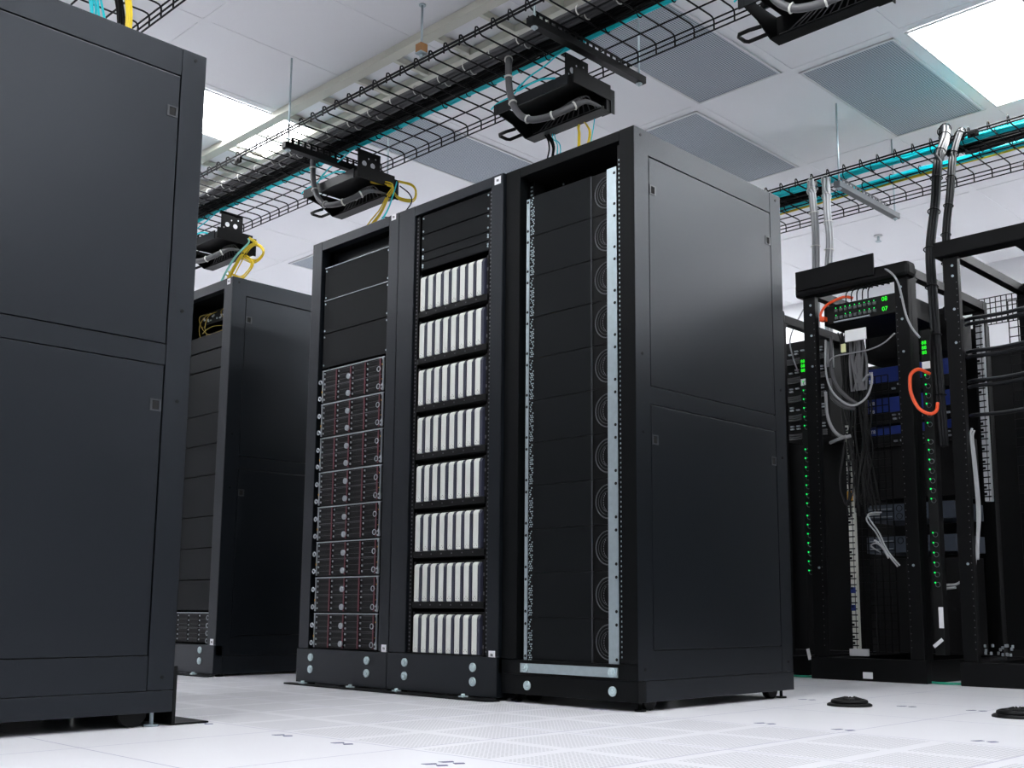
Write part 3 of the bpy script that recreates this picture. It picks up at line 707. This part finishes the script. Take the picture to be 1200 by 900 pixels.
# patch leads from the boxes into the rack tops
def leads(paths, m, r, label, name='patch_lead', group='patch leads from boxes to racks', tie=None):
    o0 = Vector(paths[0][0]); mb = MB()
    for P in paths: mb.tube([Vector(p)-o0 for p in cr(P, 6)], r, 6)
    o = mb.build(name, m); o.location = o0; return tag(o, label, 'cable', group)
def fan(P, n, sp, seed=1):
    rnd = random.Random(seed); out = []
    for k in range(n):
        d = Vector((rnd.uniform(-sp, sp), rnd.uniform(-sp, sp), rnd.uniform(-sp, sp))); out.append([Vector(p)+d*(0.4+0.6*i/(len(P)-1)) for i, p in enumerate(P)])
    return out
leads(fan([(-3.41, 3.79, 2.66), (-3.39, 3.76, 2.62), (-3.35, 3.72, 2.56), (-3.33, 3.68, 2.42), (-3.36, 3.60, 2.2), (-3.40, 3.5, 2.0)], 3, 0.012)+fan([(-3.38, 3.79, 2.66), (-3.335, 3.76, 2.62), (-3.29, 3.73, 2.55), (-3.28, 3.68, 2.4), (-3.30, 3.6, 2.0)], 2, 0.012, 3), yellow, 0.0032, 'yellow patch leads dropping into the top of the tall near rack')
leads(fan([(-3.63, 3.79, 2.66), (-3.60, 3.76, 2.64), (-3.555, 3.74, 2.58), (-3.52, 3.70, 2.48), (-3.52, 3.6, 2.2), (-3.54, 3.5, 2.0)], 4, 0.02, 5), black_cable, 0.0038, 'black patch leads dropping onto the left side of the tall near rack')
leads(fan([(-3.58, 3.79, 2.67), (-3.56, 3.77, 2.62), (-3.50, 3.74, 2.50), (-3.50, 3.6, 2.0)], 2, 0.01, 6)+fan([(-3.34, 3.79, 2.67), (-3.31, 3.77, 2.60), (-3.30, 3.6, 2.0)], 1, 0.01, 6), teal, 0.0026, 'thin teal leads dropping into the tall near rack')
leads(fan([(-4.93, 3.70, 2.76), (-4.79, 3.75, 2.71), (-4.84, 3.76, 2.66), (-4.89, 3.75, 2.58), (-4.95, 3.72, 2.50), (-5.05, 3.6, 2.25), (-5.10, 3.5, 2.0)], 4, 0.030, 7)+fan([(-4.84, 3.82, 2.765), (-4.758, 3.85, 2.73), (-4.715, 3.85, 2.675), (-4.745, 3.85, 2.635), (-4.83, 3.82, 2.66), (-4.85, 3.78, 2.70)], 4, 0.010, 8), yellow, 0.0036, 'yellow patch leads looping into the left rack of the three')
leads([[(-4.80, 3.80, 2.72), (-4.735, 3.82, 2.66), (-4.72, 3.82, 2.60), (-4.80, 3.80, 2.54), (-4.93, 3.78, 2.56)], [(-4.93, 3.78, 2.60), (-5.02, 3.76, 2.50), (-5.12, 3.7, 2.36), (-5.2, 3.5, 2.0)]], black_cable, 0.0036, 'black lead looping under the patch box above the left rack of the three')
leads(fan([(-4.80, 3.78, 2.74), (-4.82, 3.77, 2.66), (-4.87, 3.76, 2.56), (-4.98, 3.72, 2.42), (-5.0, 3.5, 2.0)], 2, 0.012, 9), teal, 0.0026, 'thin teal leads dropping into the left rack of the three')
leads(fan([(-6.26, 3.72, 2.73), (-6.24, 3.75, 2.70), (-6.30, 3.74, 2.68), (-6.38, 3.74, 2.64), (-6.48, 3.74, 2.56), (-6.60, 3.72, 2.42), (-6.75, 3.6, 2.2)], 9, 0.020, 10)
      +fan([(-6.36, 3.80, 2.74), (-6.26, 3.80, 2.70), (-6.215, 3.80, 2.655), (-6.245, 3.80, 2.62), (-6.33, 3.80, 2.61), (-6.42, 3.76, 2.66)], 8, 0.014, 11)
      +fan([(-6.38, 3.76, 2.66), (-6.29, 3.77, 2.58), (-6.33, 3.76, 2.52), (-6.42, 3.76, 2.50), (-6.56, 3.75, 2.56)], 6, 0.018, 12), yellow, 0.0038, 'thick looping yellow patch leads above the background rack')
leads(fan([(-6.24, 3.70, 2.72), (-6.27, 3.72, 2.70), (-6.40, 3.71, 2.64), (-6.52, 3.71, 2.55), (-6.64, 3.70, 2.42), (-6.80, 3.6, 2.2)], 4, 0.010, 13), mat('pale_teal', (0.25, 0.62, 0.55), 0.45), 0.0036, 'pale teal patch leads beside the yellow loops above the background rack')

# cabling inside the open top of the background rack
t = empty('network_switch', (-5.562+0.09, FY+0.12, 1.75), 'switch with silver ports in the open top of the background rack', 'network switch')
MB().box(0, 0.46, 0.0, 0.40, 0.095, 0.165, 0.002).build('switch_body', black_metal, t)
q = MB(); rnd = random.Random(4)
for k in range(26): x = 0.03+rnd.random()*0.40; z = 0.105+rnd.random()*0.045; q.box(x, x+0.012, -0.006, 0.001, z, z+0.008, 0.001)
q.build('silver_ports', silver, t)
MB().box(0, 0.46, 0.0, 0.40, 0.002, 0.043, 0.002).build('lower_module', black_metal, t)
leads([[(-5.30, 2.93, 1.885), (-5.35, 2.90, 1.87), (-5.30, 2.89, 1.80), (-5.23, 2.895, 1.755), (-5.12, 2.91, 1.765)], [(-5.26, 2.94, 1.89), (-5.30, 2.90, 1.86), (-5.33, 2.89, 1.80), (-5.29, 2.89, 1.72), (-5.27, 2.93, 1.65)],
       [(-5.24, 2.94, 1.89), (-5.255, 2.90, 1.86), (-5.27, 2.89, 1.80), (-5.24, 2.89, 1.74), (-5.25, 2.92, 1.68)], [(-5.33, 2.93, 1.79), (-5.29, 2.89, 1.77), (-5.2, 2.89, 1.79), (-5.14, 2.94, 1.80)], [(-5.15, 2.94, 1.90), (-5.13, 2.90, 1.86), (-5.12, 2.93, 1.81)]], mat('dull_yellow', (0.28, 0.20, 0.02), 0.5), 0.0019, 'dull yellow leads hanging in the open top of the background rack')

# ------------------------------------------------------------------ open racks in the row behind
EY, ED, EH = 4.95, 0.95, 2.0
def open_rack(x0, W, label, top=2.0, hood=False, thick=False):
    t = empty('open_frame_rack', (x0, EY, 0), label, 'open rack', 'open black frame racks')
    pw = 0.068
    for x in (0, W-pw):
        MB().box(x, x+pw, 0, 0.035, 0.105, top-0.06, 0.003).box(0 if x == 0 else W-0.004, 0.004 if x == 0 else W, 0.035, 0.09, 0.105, top-0.06).build('front_post', black_metal, t)
        MB().box(x, x+pw, ED-0.04, ED, 0.105, top-0.06, 0.003).build('rear_post', black_metal, t)
    MB().box(-0.03, W+0.02, -0.03, 0.06, top-0.075, top, 0.018 if not thick else 0.006).build('top_beam', black_metal, t)
    MB().box(0, W, ED-0.06, ED, top-0.06, top-0.01, 0.003).build('rear_beam', black_metal, t)
    for x in (0, W-0.04):
        MB().box(x, x+0.04, 0.061, ED-0.061, top-0.06, top-0.015, 0.002).build('top_rail', black_metal, t)
        MB().prism([(0.036, top-0.076), (0.12, top-0.061), (0.10, top-0.075), (0.06, top-0.14), (0.036, top-0.20)], 'x', x+0.036 if x else 0.002, x+0.039 if x else 0.005).build('corner_gusset', black_metal, t)
        MB().box(x, x+0.04, 0.041, ED-0.041, 0.0, 0.10, 0.002).build('base_rail', black_metal, t)
    MB().box(-0.012, W+0.012, -0.012, 0.04, 0.0, 0.105, 0.003).build('base_beam', black_metal, t)
    MB().box(0.0, W, ED-0.04, ED, 0.0, 0.104, 0.003).build('base_beam', black_metal, t)
    MB().box(W/2-0.02, W/2+0.03, -0.0135, -0.0118, 0.012, 0.042).build('asset_label', white_label, t)
    h = MB(); z = 0.16
    while z < top-0.2:
        for x in (pw-0.010, W-pw+0.006): h.box(x, x+0.004, -0.0012, 0.0005, z, z+0.004)
        z += 0.0318
    h.build('post_holes', mat_edge, t)
    sc = MB()
    for x in (pw/2+0.01, W-pw/2):
        for z in (top-0.12, top-0.17, 1.56, 1.72, 0.54): sc.tube([(x, 0.0005, z), (x, -0.003, z)], 0.0062, 8)
    sc.build('post_screws', zinc, t)
    return t
mesh_door_m = black_metal
def mesh_door(t, x0, x1, z0, z1, y, solid_to=None, pitch=0.045, name='mesh_door'):
    m = MB(); x = x0
    while x <= x1+0.001: m.box(x-0.0022, x+0.0022, y, y+0.004, z0, z1); x += (x1-x0)/max(1, round((x1-x0)/pitch))
    z = z0
    while z <= z1+0.001: m.box(x0, x1, y-0.003, y+0.001, z-0.0022, z+0.0022); z += (z1-z0)/max(1, round((z1-z0)/pitch))
    m.build(name, black_metal, t)
E_ = open_rack(-2.90, 0.57, 'open black frame rack with an orange cable at its top')
F_ = open_rack(-2.15, 0.59, 'open black frame rack cut off by the right edge', top=2.05, thick=True)
MB().box(0.30, 0.34, 0.061, ED-0.061, 1.99, 2.035, 0.002).build('top_rail', black_metal, F_)
G_ = open_rack(-3.65, 0.59, 'open black frame rack mostly hidden behind the tall near rack', top=1.90)
hd = MB(); hd.prism([(-2.915, 1.958), (-2.915, 2.058), (-2.74, 2.058), (-2.72, 2.066), (-2.48, 2.066), (-2.48, 1.958)], 'y', 4.908, 4.916)
hd2 = hd.build('cable_guide', black_metal); tag(hd2, 'upright black lip plate on top of the open rack with the orange cable', 'plate')
for t, W, top in ((E_, 0.57, 1.86), (G_, 0.59, 1.84)):
    MB().box(0.0, W, ED+0.001, ED+0.012, 0.105, top, 0.001).build('rear_panel', black_metal, t)
MB().box(0.0, 0.59, ED+0.001, ED+0.012, 0.105, 1.86, 0.001).build('rear_panel', black_metal, F_)
mesh_door(F_, -0.26, 0.45, 1.87, 2.02, ED+0.02, pitch=0.03, name='rear_mesh')
mesh_door(F_, 0.10, 0.50, 0.12, 1.85, 0.50, pitch=0.045, name='inner_mesh')
mesh_door(E_, 0.03, 0.25, 0.12, 1.55, 0.40, pitch=0.04, name='inner_mesh')
MB().box(0.0, 0.02, 0.10, ED-0.06, 0.11, 1.6).build('side_panel', black_metal, F_) if False else None
# dark cabinets behind the open racks close the view low down
for k, (x0, lb) in enumerate(((-5.2, 'plain black cabinet in the last row behind the open racks, left'), (-4.2, 'plain black cabinet in the last row behind the open racks, middle left'), (-3.2, 'plain black cabinet in the last row behind the open racks, middle right'), (-2.2, 'plain black cabinet in the last row behind the open racks, right'))):
    t = empty('equipment_cabinet', (x0, 6.9, 0), lb, 'cabinet', 'black cabinets in the last row')
    MB().box(0, 0.98, 0, 0.9, 0.06, 1.98, 0.006).build('cabinet_body', rack_inner, t)
    MB().box(0.03, 0.95, -0.012, -0.001, 0.10, 1.95, 0.004).build('cabinet_door', black_metal, t)
    MB().box(0.02, 0.96, 0.02, 0.88, 0.0, 0.059, 0.002).build('plinth', rack_inner, t)

for k in range(7):
    rack((-1.40+k*0.66, EY, 0), 0.64, 0.942, 2.0, 0.072, 0.560, 0.155, 1.957, 0.012, 'closed black rack added out of the picture for its dark reflection, continuing the open rack row to the right', 0.008)  # unseen racks added so the near rack's side reflects something dark
# equipment in the open racks
def switch_unit(loc, label, W=0.37, H=0.10):
    t = empty('network_switch', loc, label, 'network switch')
    MB().box(-0.02, W+0.03, 0.006, 0.40, 0, H, 0.002).build('switch_body', black_metal, t)
    MB().box(0.0, W, 0, 0.006, 0.002, H-0.002, 0.001).build('front_plate', rack_inner, t)
    p = MB(); l = MB(); rnd = random.Random(2)
    for r in range(2):
        for k in range(9):
            x = 0.045+k*0.026; z = 0.022+r*0.038; p.box(x, x+0.017, -0.006, 0.001, z, z+0.014, 0.001)
            if not (r == 0 and k in (1, 4)): l.box(x+0.006, x+0.0105, -0.008, -0.006, z+0.016, z+0.021)
    p.build('port_plugs', mat_edge, t); l.build('port_lights', led_green, t)
    MB().box(0.045, 0.24, -0.02, -0.004, 0.002, 0.008, 0.001).build('label_strip', silver, t)
    text_mesh('display_digits', '08', 0.030, led_digit, t, (0.300, -0.002, 0.068)); text_mesh('display_digits', '07', 0.030, led_digit, t, (0.300, -0.002, 0.018))
    return t
switch_unit((-2.775, EY+0.02, 1.765), 'switch with green lights and a red cable at the top of the open rack')
leads([[(-2.62, 4.955, 1.875), (-2.66, 4.94, 1.885), (-2.718, 4.93, 1.872), (-2.766, 4.93, 1.85), (-2.79, 4.93, 1.815), (-2.785, 4.935, 1.795)]], orange, 0.0075, 'orange cable looping beside the switch at the top of the open rack', 'patch_cable', None)
m = MB().box(-2.795, -2.765, 4.925, 4.955, 1.780, 1.802, 0.003); tag(m.build('cable_plug', orange), 'orange plug at the end of the looping cable near the open rack top', 'plug')
leads([[(-2.66+0.03*k, 4.955, 1.86), (-2.64+0.03*k, 4.93, 1.90), (-2.60+0.03*k, 4.94, 1.925), (-2.56+0.03*k, 4.99, 1.92)] for k in range(5)], black_cable, 0.0032, 'black leads arching over the switch in the open rack', 'patch_cable', None)
m = MB().box(-2.690, -2.575, 4.985, 4.997, 1.665, 1.725, 0.004); tag(m.build('paper_tag', mat('glossy_white', (0.9, 0.9, 0.9), 0.3)), 'bright white tag hanging under the switch in the open rack', 'tag')
m = MB().box(-2.715, -2.690, 4.985, 4.997, 1.615, 1.660, 0.004); tag(m.build('paper_tag', mat('pale_yellow_tag', (0.85, 0.85, 0.45), 0.4)), 'small pale yellow tag left of the bright white one in the open rack', 'tag')
leads([[(-2.50, 4.96, 2.005), (-2.44, 4.93, 1.985), (-2.385, 4.91, 1.94), (-2.358, 4.91, 1.89), (-2.345, 4.91, 1.834), (-2.325, 4.91, 1.725), (-2.302, 4.92, 1.658), (-2.275, 4.94, 1.61)]], light_cable, 0.0055, 'pale grey cable curling down the right post of the open rack', 'patch_cable', None)
# vertical power strips with green lights
def power_strip(loc, z0, z1, label, groups, disp):
    t = empty('power_strip', loc, label, 'power strip', 'vertical power strips with green lights')
    MB().box(-0.024, 0.024, 0, 0.05, z0, z1, 0.003).build('strip_body', rack_inner, t)
    if disp: text_mesh('display_digits', '88\n88\n88', 0.024, led_digit, t, (-0.018, -0.002, disp))
    if disp: MB().box(-0.02, 0.02, -0.003, 0.0, disp-0.12, disp-0.085, 0.001).build('strip_label', white_label, t)
    s = MB(); l = MB()
    for a, b in groups:
        z = a
        while z < b:
            s.ring((0.006, -0.003, z), 'y', 0.011, 0.0016, 10, 4); l.box(-0.009, -0.0035, -0.005, -0.001, z+0.006, z+0.013); z += 0.0462
    s.build('outlets', mat_edge, t); l.build('outlet_lights', led_green, t)
    return t
power_strip((-2.278, 5.0, 0), 0.13, 1.66, 'power strip with three green digits between the two open racks', ((1.20, 1.46), (0.84, 1.13), (0.45, 0.72)), 1.59)
power_strip((-2.935, 5.0, 0), 0.13, 1.66, 'power strip with small green lights just right of the tall near rack', ((1.26, 1.50), (0.86, 1.16), (0.52, 0.80)), 1.60)
leads([[(-2.245, 4.96, 1.435), (-2.27, 4.90, 1.45), (-2.298, 4.88, 1.43), (-2.307, 4.88, 1.39), (-2.302, 4.88, 1.333), (-2.27, 4.88, 1.263), (-2.225, 4.89, 1.232), (-2.200, 4.91, 1.245), (-2.200, 4.93, 1.285)]], orange, 0.0085, 'orange cable bowing out beside the power strip of the open rack', 'patch_cable', None)
# blue patch panels
def blue_panel(z, H, txt, label):
    t = empty('fibre_enclosure', (-2.815, 5.44, z), label, 'patch panel', 'blue patch panels')
    MB().box(0, 0.475, 0, 0.10, 0, H, 0.003).build('panel_front', blue_m, t)
    for i, s_ in enumerate(txt): text_mesh('panel_marks', s_, 0.026, white_label, t, (0.010, -0.001, H-0.032-i*0.045))
    MB().box(0.0, 0.475, 0.001, 0.12, -0.062, -0.001, 0.001).build('port_field', rack_inner, t)
    p = MB(); rnd = random.Random(int(z*100))
    for k in range(9):
        x = 0.14+k*0.036
        if rnd.random() < 0.8: p.box(x, x+0.020, -0.012, 0.0, -0.022, -0.014, 0.002)
        if rnd.random() < 0.8: p.box(x+0.004, x+0.024, -0.012, 0.0, -0.044, -0.034, 0.002)
    p.build('port_plugs', silver, t)
blue_panel(1.530, 0.082, ['T8', 'T5'], 'top blue patch panel inside the open rack')
blue_panel(1.368, 0.080, ['U8', 'T8'], 'middle blue patch panel inside the open rack')
blue_panel(1.250, 0.044, ['T8'], 'lowest blue patch panel inside the open rack')
# grey servers low in the open rack
for k, (z, H) in enumerate(((0.795, 0.085), (0.628, 0.085))):
    t = empty('rack_server', (-2.852, 5.44, z), '%s grey server with two round fans low in the open rack' % ('upper', 'lower')[k], 'server', 'grey servers in the open rack')
    MB().box(0, 0.485, 0.0, 0.35, 0, H, 0.003).build('server_body', server_grey, t)
    f = MB()
    for x in (0.19, 0.275):
        for z2 in ((0.022, 0.062) if k == 0 else (0.062,)): f.ring((x, -0.001, z2), 'y', 0.016, 0.002, 16, 5)
    f.build('fan_rings', rack_inner, t)
    f = MB()
    for z2 in (0.022, 0.062): f.box(0.02, 0.15, -0.004, 0.0, z2-0.003, z2+0.002, 0.001)
    for j in range(4): f.box(0.325, 0.338, -0.004, 0.0, 0.008+j*0.019, 0.018+j*0.019, 0.001)
    f.build('bright_ports', silver, t)
leads([[(-2.60, 5.10, 0.80), (-2.617, 5.02, 0.790), (-2.61, 4.99, 0.76), (-2.555, 4.97, 0.70), (-2.514, 4.95, 0.637), (-2.473, 4.93, 0.586), (-2.43, 4.925, 0.535)],
       [(-2.59, 5.10, 0.81), (-2.61, 5.02, 0.800), (-2.60, 4.99, 0.775), (-2.54, 4.97, 0.70), (-2.505, 4.95, 0.640), (-2.465, 4.93, 0.590), (-2.42, 4.925, 0.54)],
       [(-2.605, 5.1, 0.655), (-2.58, 5.0, 0.665), (-2.55, 4.96, 0.66), (-2.514, 4.94, 0.632), (-2.47, 4.925, 0.58)], [(-2.605, 5.1, 0.615), (-2.60, 5.0, 0.64), (-2.55, 4.96, 0.65), (-2.51, 4.94, 0.625), (-2.475, 4.925, 0.575)]], light_cable, 0.0042, 'pale grey cables tied together in front of the grey servers', 'patch_cable', None)
# dark bracing equipment: blank fillers
def filler(x0, z0, z1, label, y=5.47, W=0.48):
    o = MB().box(0, W, 0, 0.25, 0, z1-z0, 0.003).build('blanking_unit', rack_inner); o.location = (x0, y, z0); tag(o, label, 'blanking unit', 'dark blanking units')
filler(-2.83, 0.91, 1.22, 'dark unit between the blue panels and grey servers'); filler(-2.83, 0.12, 0.60, 'dark unit below the grey servers')
filler(-2.83, 1.66, 1.86, 'dark unit above the top blue panel'); 
# left hidden rack: patch gear seen through the gap
def switch_rows(t_loc, label, zs):
    t = empty('patch_shelf', t_loc, label, 'network gear')
    MB().box(0, 0.30, 0.004, 0.25, zs[0]-0.06, zs[-1]+0.08, 0.003).build('shelf_body', rack_inner, t)
    rnd = random.Random(8)
    for z in zs:
        p = MB()
        for k in range(7):
            for r in range(2):
                if rnd.random() < 0.85: x = 0.01+k*0.04; p.box(x, x+0.022, -0.014, 0.0, z+r*0.016, z+r*0.016+0.008, 0.002)
        p.build('port_plugs', silver, t)
        c = MB()
        for j in range(3): c.tube(cr([(0.0, -0.02, z-0.028-j*0.012), (0.1, -0.035, z-0.035-j*0.012), (0.2, -0.03, z-0.026-j*0.012), (0.29, -0.02, z-0.022-j*0.012)], 4), 0.005, 6)
        c.build('patch_cords', grey_cable, t)
switch_rows((-3.42, 5.58, 0), 'stacked patch gear with bright plugs in the gap beside the tall near rack', (1.36, 1.47, 1.58, 1.69, 1.80))
leads([[(-3.30, 5.55, 1.70), (-3.24, 5.4, 1.75), (-3.22, 5.35, 1.85), (-3.10, 5.3, 1.98), (-3.02, 5.3, 2.06)]], light_cable, 0.004, 'thin pale cable rising in the gap beside the tall near rack', 'patch_cable', None)
# hanging cable tangle inside the open rack
leads([[(-2.806, 5.0, 1.70), (-2.806, 4.99, 1.555), (-2.782, 4.99, 1.441), (-2.723, 5.0, 1.368), (-2.667, 5.01, 1.343), (-2.606, 5.02, 1.374), (-2.58, 5.03, 1.435), (-2.585, 5.05, 1.49), (-2.624, 5.08, 1.50), (-2.66, 5.1, 1.48)]], light_cable, 0.0055, 'pale grey cable hanging in a big loop inside the open rack', 'patch_cable', None)
leads([[(-2.79, 5.03, 1.72), (-2.79, 5.02, 1.56), (-2.765, 5.02, 1.46), (-2.71, 5.03, 1.39), (-2.66, 5.04, 1.35)]]+[[(-2.80, 5.02, 1.50-0.02*k), (-2.79, 5.02, 1.42-0.02*k), (-2.74, 5.04, 1.37-0.02*k), (-2.70, 5.08, 1.36-0.02*k)] for k in range(2)], grey_cable, 0.010, 'grey cables sweeping down behind the pale loop in the open rack', 'patch_cable', None)
leads([[(-2.816, 5.0, 1.43), (-2.811, 5.0, 1.313), (-2.78, 5.0, 1.231), (-2.735, 5.01, 1.19), (-2.70, 5.03, 1.195)], [(-2.81, 5.02, 1.17), (-2.76, 5.0, 1.178), (-2.71, 5.0, 1.19)]], mat('mid_grey_cable', (0.28, 0.28, 0.29), 0.5), 0.009, 'short grey cable curving to a tied end inside the open rack', 'patch_cable', None)
leads([[(-2.801, 4.99, 1.56), (-2.75, 4.97, 1.595), (-2.66, 4.96, 1.598), (-2.55, 4.96, 1.60), (-2.47, 4.96, 1.62), (-2.41, 4.96, 1.66)]], mat('mid_grey_cable_2', (0.28, 0.28, 0.29), 0.5), 0.004, 'thin grey cable arching across the open rack under the switch', 'patch_cable', None)
mm_ = MB(); rnd = random.Random(31)
for k in range(22):
    x = -2.87+rnd.random()*0.13; P = [(x+rnd.uniform(-.02, .02), 5.25+rnd.random()*0.12, 1.80)]
    for z in (1.6, 1.4, 1.2, 1.0, 0.85): x += rnd.uniform(-0.02, 0.020); P.append((x, 5.25+rnd.random()*0.1, z+rnd.uniform(-.04, .04)))
    mm_.tube(cr(P, 4), 0.0048, 5)
o = mm_.build('cable_tangle', mat('dim_cable', (0.022, 0.023, 0.023), 0.5, spec=0.2)); tag(o, 'dense tangle of dark grey cables hanging inside the open rack', 'cable', None, 'stuff')
mm_ = MB()
for k in range(10):
    x = -2.80+rnd.random()*0.09; mm_.tube(cr([(x, 5.2, 1.82), (x+0.01, 5.2, 1.7), (x+rnd.uniform(-.02, .03), 5.2, 1.6), (x+rnd.uniform(-.03, .05), 5.22, 1.46)], 4), 0.006, 5)
o = mm_.build('cable_tangle', mat('pale_tangle', (0.22, 0.22, 0.23), 0.5)); tag(o, 'paler cable tangle under the switch at the top of the open rack', 'cable', None, 'stuff')
# pale vertical strips: one of outlets, one painted for a bright gap
def white_strip(x, y, z0, z1, label, mats=(white_label,)):
    t = empty('outlet_or_gap_strip', (x, y, 0), label, 'outlet strip', 'pale vertical outlet strips')
    MB().box(-0.016, 0.016, 0, 0.03, z0, z1, 0.002).build('strip_body', mats[0], t)
    g = MB(); z = z0+0.02; rnd = random.Random(int(z1*50))
    while z < z1-0.02:
        g.box(-0.017, 0.017, -0.0025, 0.0, z, z+0.006)
        if rnd.random() < 0.5: g.box(-0.014, -0.002, -0.004, -0.001, z+0.010, z+0.022)
        z += 0.031
    g.box(0.006, 0.0085, -0.0022, -0.0002, z0, z1)
    g.build('slots_or_gap_mesh', black_metal, t); return t
w1 = white_strip(-2.862, 5.30, 0.13, 1.30, 'pale strip standing in for the bright gap behind the left post of the open rack', (mat('bright_gap_cream', (0.86, 0.86, 0.78), 0.5),))  # solid strip painted pale for the bright wall seen through a meshed gap
MB().box(-0.016, 0.016, -0.004, -0.0026, 0.90, 0.95).build('amber_marks', amber, w1)
MB().box(-0.016, 0.012, -0.004, -0.0026, 0.42, 0.45).box(-0.016, 0.008, -0.004, -0.0026, 0.33, 0.36).build('blue_marks', blue_m, w1)
w2 = white_strip(-2.140, 5.30, 0.85, 1.75, 'pale outlet strip inside the right open rack', (mat('strip_grey', (0.55, 0.56, 0.58), 0.4),))
o = MB().box(0, 0.10, 0, 0.02, 0, 0.035, 0.002).build('paper_tag', white_label); o.location = (-2.845, 5.20, 0.105); tag(o, 'white card standing at the foot of the open rack', 'tag')
leads([[(-2.075, 5.0, 1.16), (-2.082, 4.995, 1.13), (-2.076, 4.99, 1.06), (-2.070, 4.99, 0.931), (-2.066, 4.99, 0.775), (-2.078, 4.99, 0.621), (-2.096, 5.0, 0.53)], [(-2.065, 5.0, 1.15), (-2.072, 4.995, 1.12), (-2.066, 4.99, 1.05), (-2.060, 4.99, 0.93), (-2.056, 4.99, 0.775), (-2.070, 4.99, 0.64), (-2.080, 5.0, 0.56)]], light_cable, 0.006, 'pale cables running down beside the front post of the right open rack', 'patch_cable', None)
for k, z in enumerate((1.68, 1.655, 1.525, 1.50, 1.385, 1.36, 1.225)):
    leads([[(-2.09, 5.03, z), (-2.04, 4.985, z-0.008), (-1.92, 4.98, z-0.012), (-1.80, 4.98, z-0.006), (-1.62, 4.99, z+0.004)]], mat_flange, 0.009, '%s sagging horizontal cable across the right open rack' % ('topmost', 'second from top', 'third from top', 'fourth from top', 'fifth from top', 'sixth from top', 'lowest')[k], 'patch_cable', 'sagging cables across the right open rack')
fl = MB(); rnd = random.Random(5)
for k in range(16): x = -2.16+rnd.random()*0.13; z = 0.12+rnd.random()*0.05; fl.box(x, x+0.010, 5.20, 5.21, z, z+0.014, 0.002)
tag(fl.build('connector_pile', silver), 'small pile of bright connectors at the foot of the right open rack', 'connectors', None, 'stuff')
leads([[(-2.19, 5.15, 0.27), (-2.17, 5.12, 0.18), (-2.15, 5.10, 0.11)], ], green_cable, 0.004, 'short green lead at the foot of the right open rack', 'patch_cable', None)
leads([[(-2.31, 5.08, 0.43), (-2.27, 5.07, 0.448), (-2.22, 5.07, 0.452), (-2.19, 5.07, 0.468)], [(-2.31, 5.08, 0.415), (-2.27, 5.07, 0.432), (-2.22, 5.07, 0.438)]], light_cable, 0.006, 'short pale cables low between the two open racks', 'patch_cable', None)
for (x, z, w_, h_, rot, lb) in ((-2.255, 0.30, 0.022, 0.095, 0.0, 'long white tag low between the open racks'), (-2.275, 0.185, 0.016, 0.055, 0.9, 'tilted white tag near the floor between the open racks'), (-2.945, 0.115, 0.018, 0.055, -0.2, 'small white tag near the floor beside the tall near rack')):
    o = MB().box(-w_/2, w_/2, 0, 0.004, -h_/2, h_/2, 0.001).build('paper_tag', white_label); o.location = (x, 4.975, z); o.rotation_euler = (0, rot, 0); tag(o, lb, 'tag')
leads([[(-3.2, 4.99, 0.006), (-3.0, 4.98, 0.006), (-2.92, 5.0, 0.006)]], green_cable, 0.005, 'green cable on the floor beside the tall near rack', 'patch_cable', 'green floor cables')
leads([[(-2.36, 5.02, 0.006), (-2.30, 4.98, 0.006), (-2.22, 4.985, 0.006), (-2.12, 5.02, 0.006)]], green_cable, 0.005, 'green cable on the floor between the two open racks', 'patch_cable', 'green floor cables')

# ------------------------------------------------------------------ floor details
for x, y, lb in ((-1.985, 3.615, 'round dark cable grommet in the floor right of the near rack'), (-1.405, 3.615, 'round dark cable grommet in the floor at the right edge')):
    t = empty('floor_grommet', (x, y, 0), lb, 'floor grommet', 'round floor grommets')
    MB().tube([(0, 0, 0.0005), (0, 0, 0.006), (0, 0, 0.010)], [0.077, 0.077, 0.070], 28).build('flange', black_metal, t)
    MB().ring((0, 0, 0.014), 'z', 0.055, 0.009, 28, 8).build('collar', black_metal, t)
    b = MB(); rnd = random.Random(int(-x*10))
    for k in range(26):
        a = k*0.2417+rnd.uniform(-.05, .05); r = 0.05; b.tube([(r*math.cos(a), r*math.sin(a), 0.018), (0.3*r*math.cos(a+.3), 0.3*r*math.sin(a+.3), 0.026+rnd.random()*0.006)], [0.006, 0.002], 5)
    b.build('brush', black_metal, t)
lk = MB()
for x, y in ((-2.959, 1.689), (-2.544, 1.679), (-2.292, 1.685), (-1.846, 1.648), (-1.846, 1.600), (-2.899, 2.877), (-2.486, 2.863), (-1.844, 2.866), (-1.595, 2.873), (-1.829, 3.738), (-1.589, 3.752), (-2.226, 3.747), (-1.204, 2.885), (-5.05, 3.05), (-4.5, 3.1)):
    for dx in (-0.020, 0.016):
        lk.prism([(x+dx-0.014, y-0.010+dx*.3), (x+dx+0.002, y-0.014), (x+dx+0.013, y+0.006), (x+dx, y+0.014)], 'z', 0.0002, 0.0008)
tag(lk.build('floor_lock_slots', mat('slot_ink', (0.09, 0.10, 0.22), 0.5)), None, None, None, 'structure')
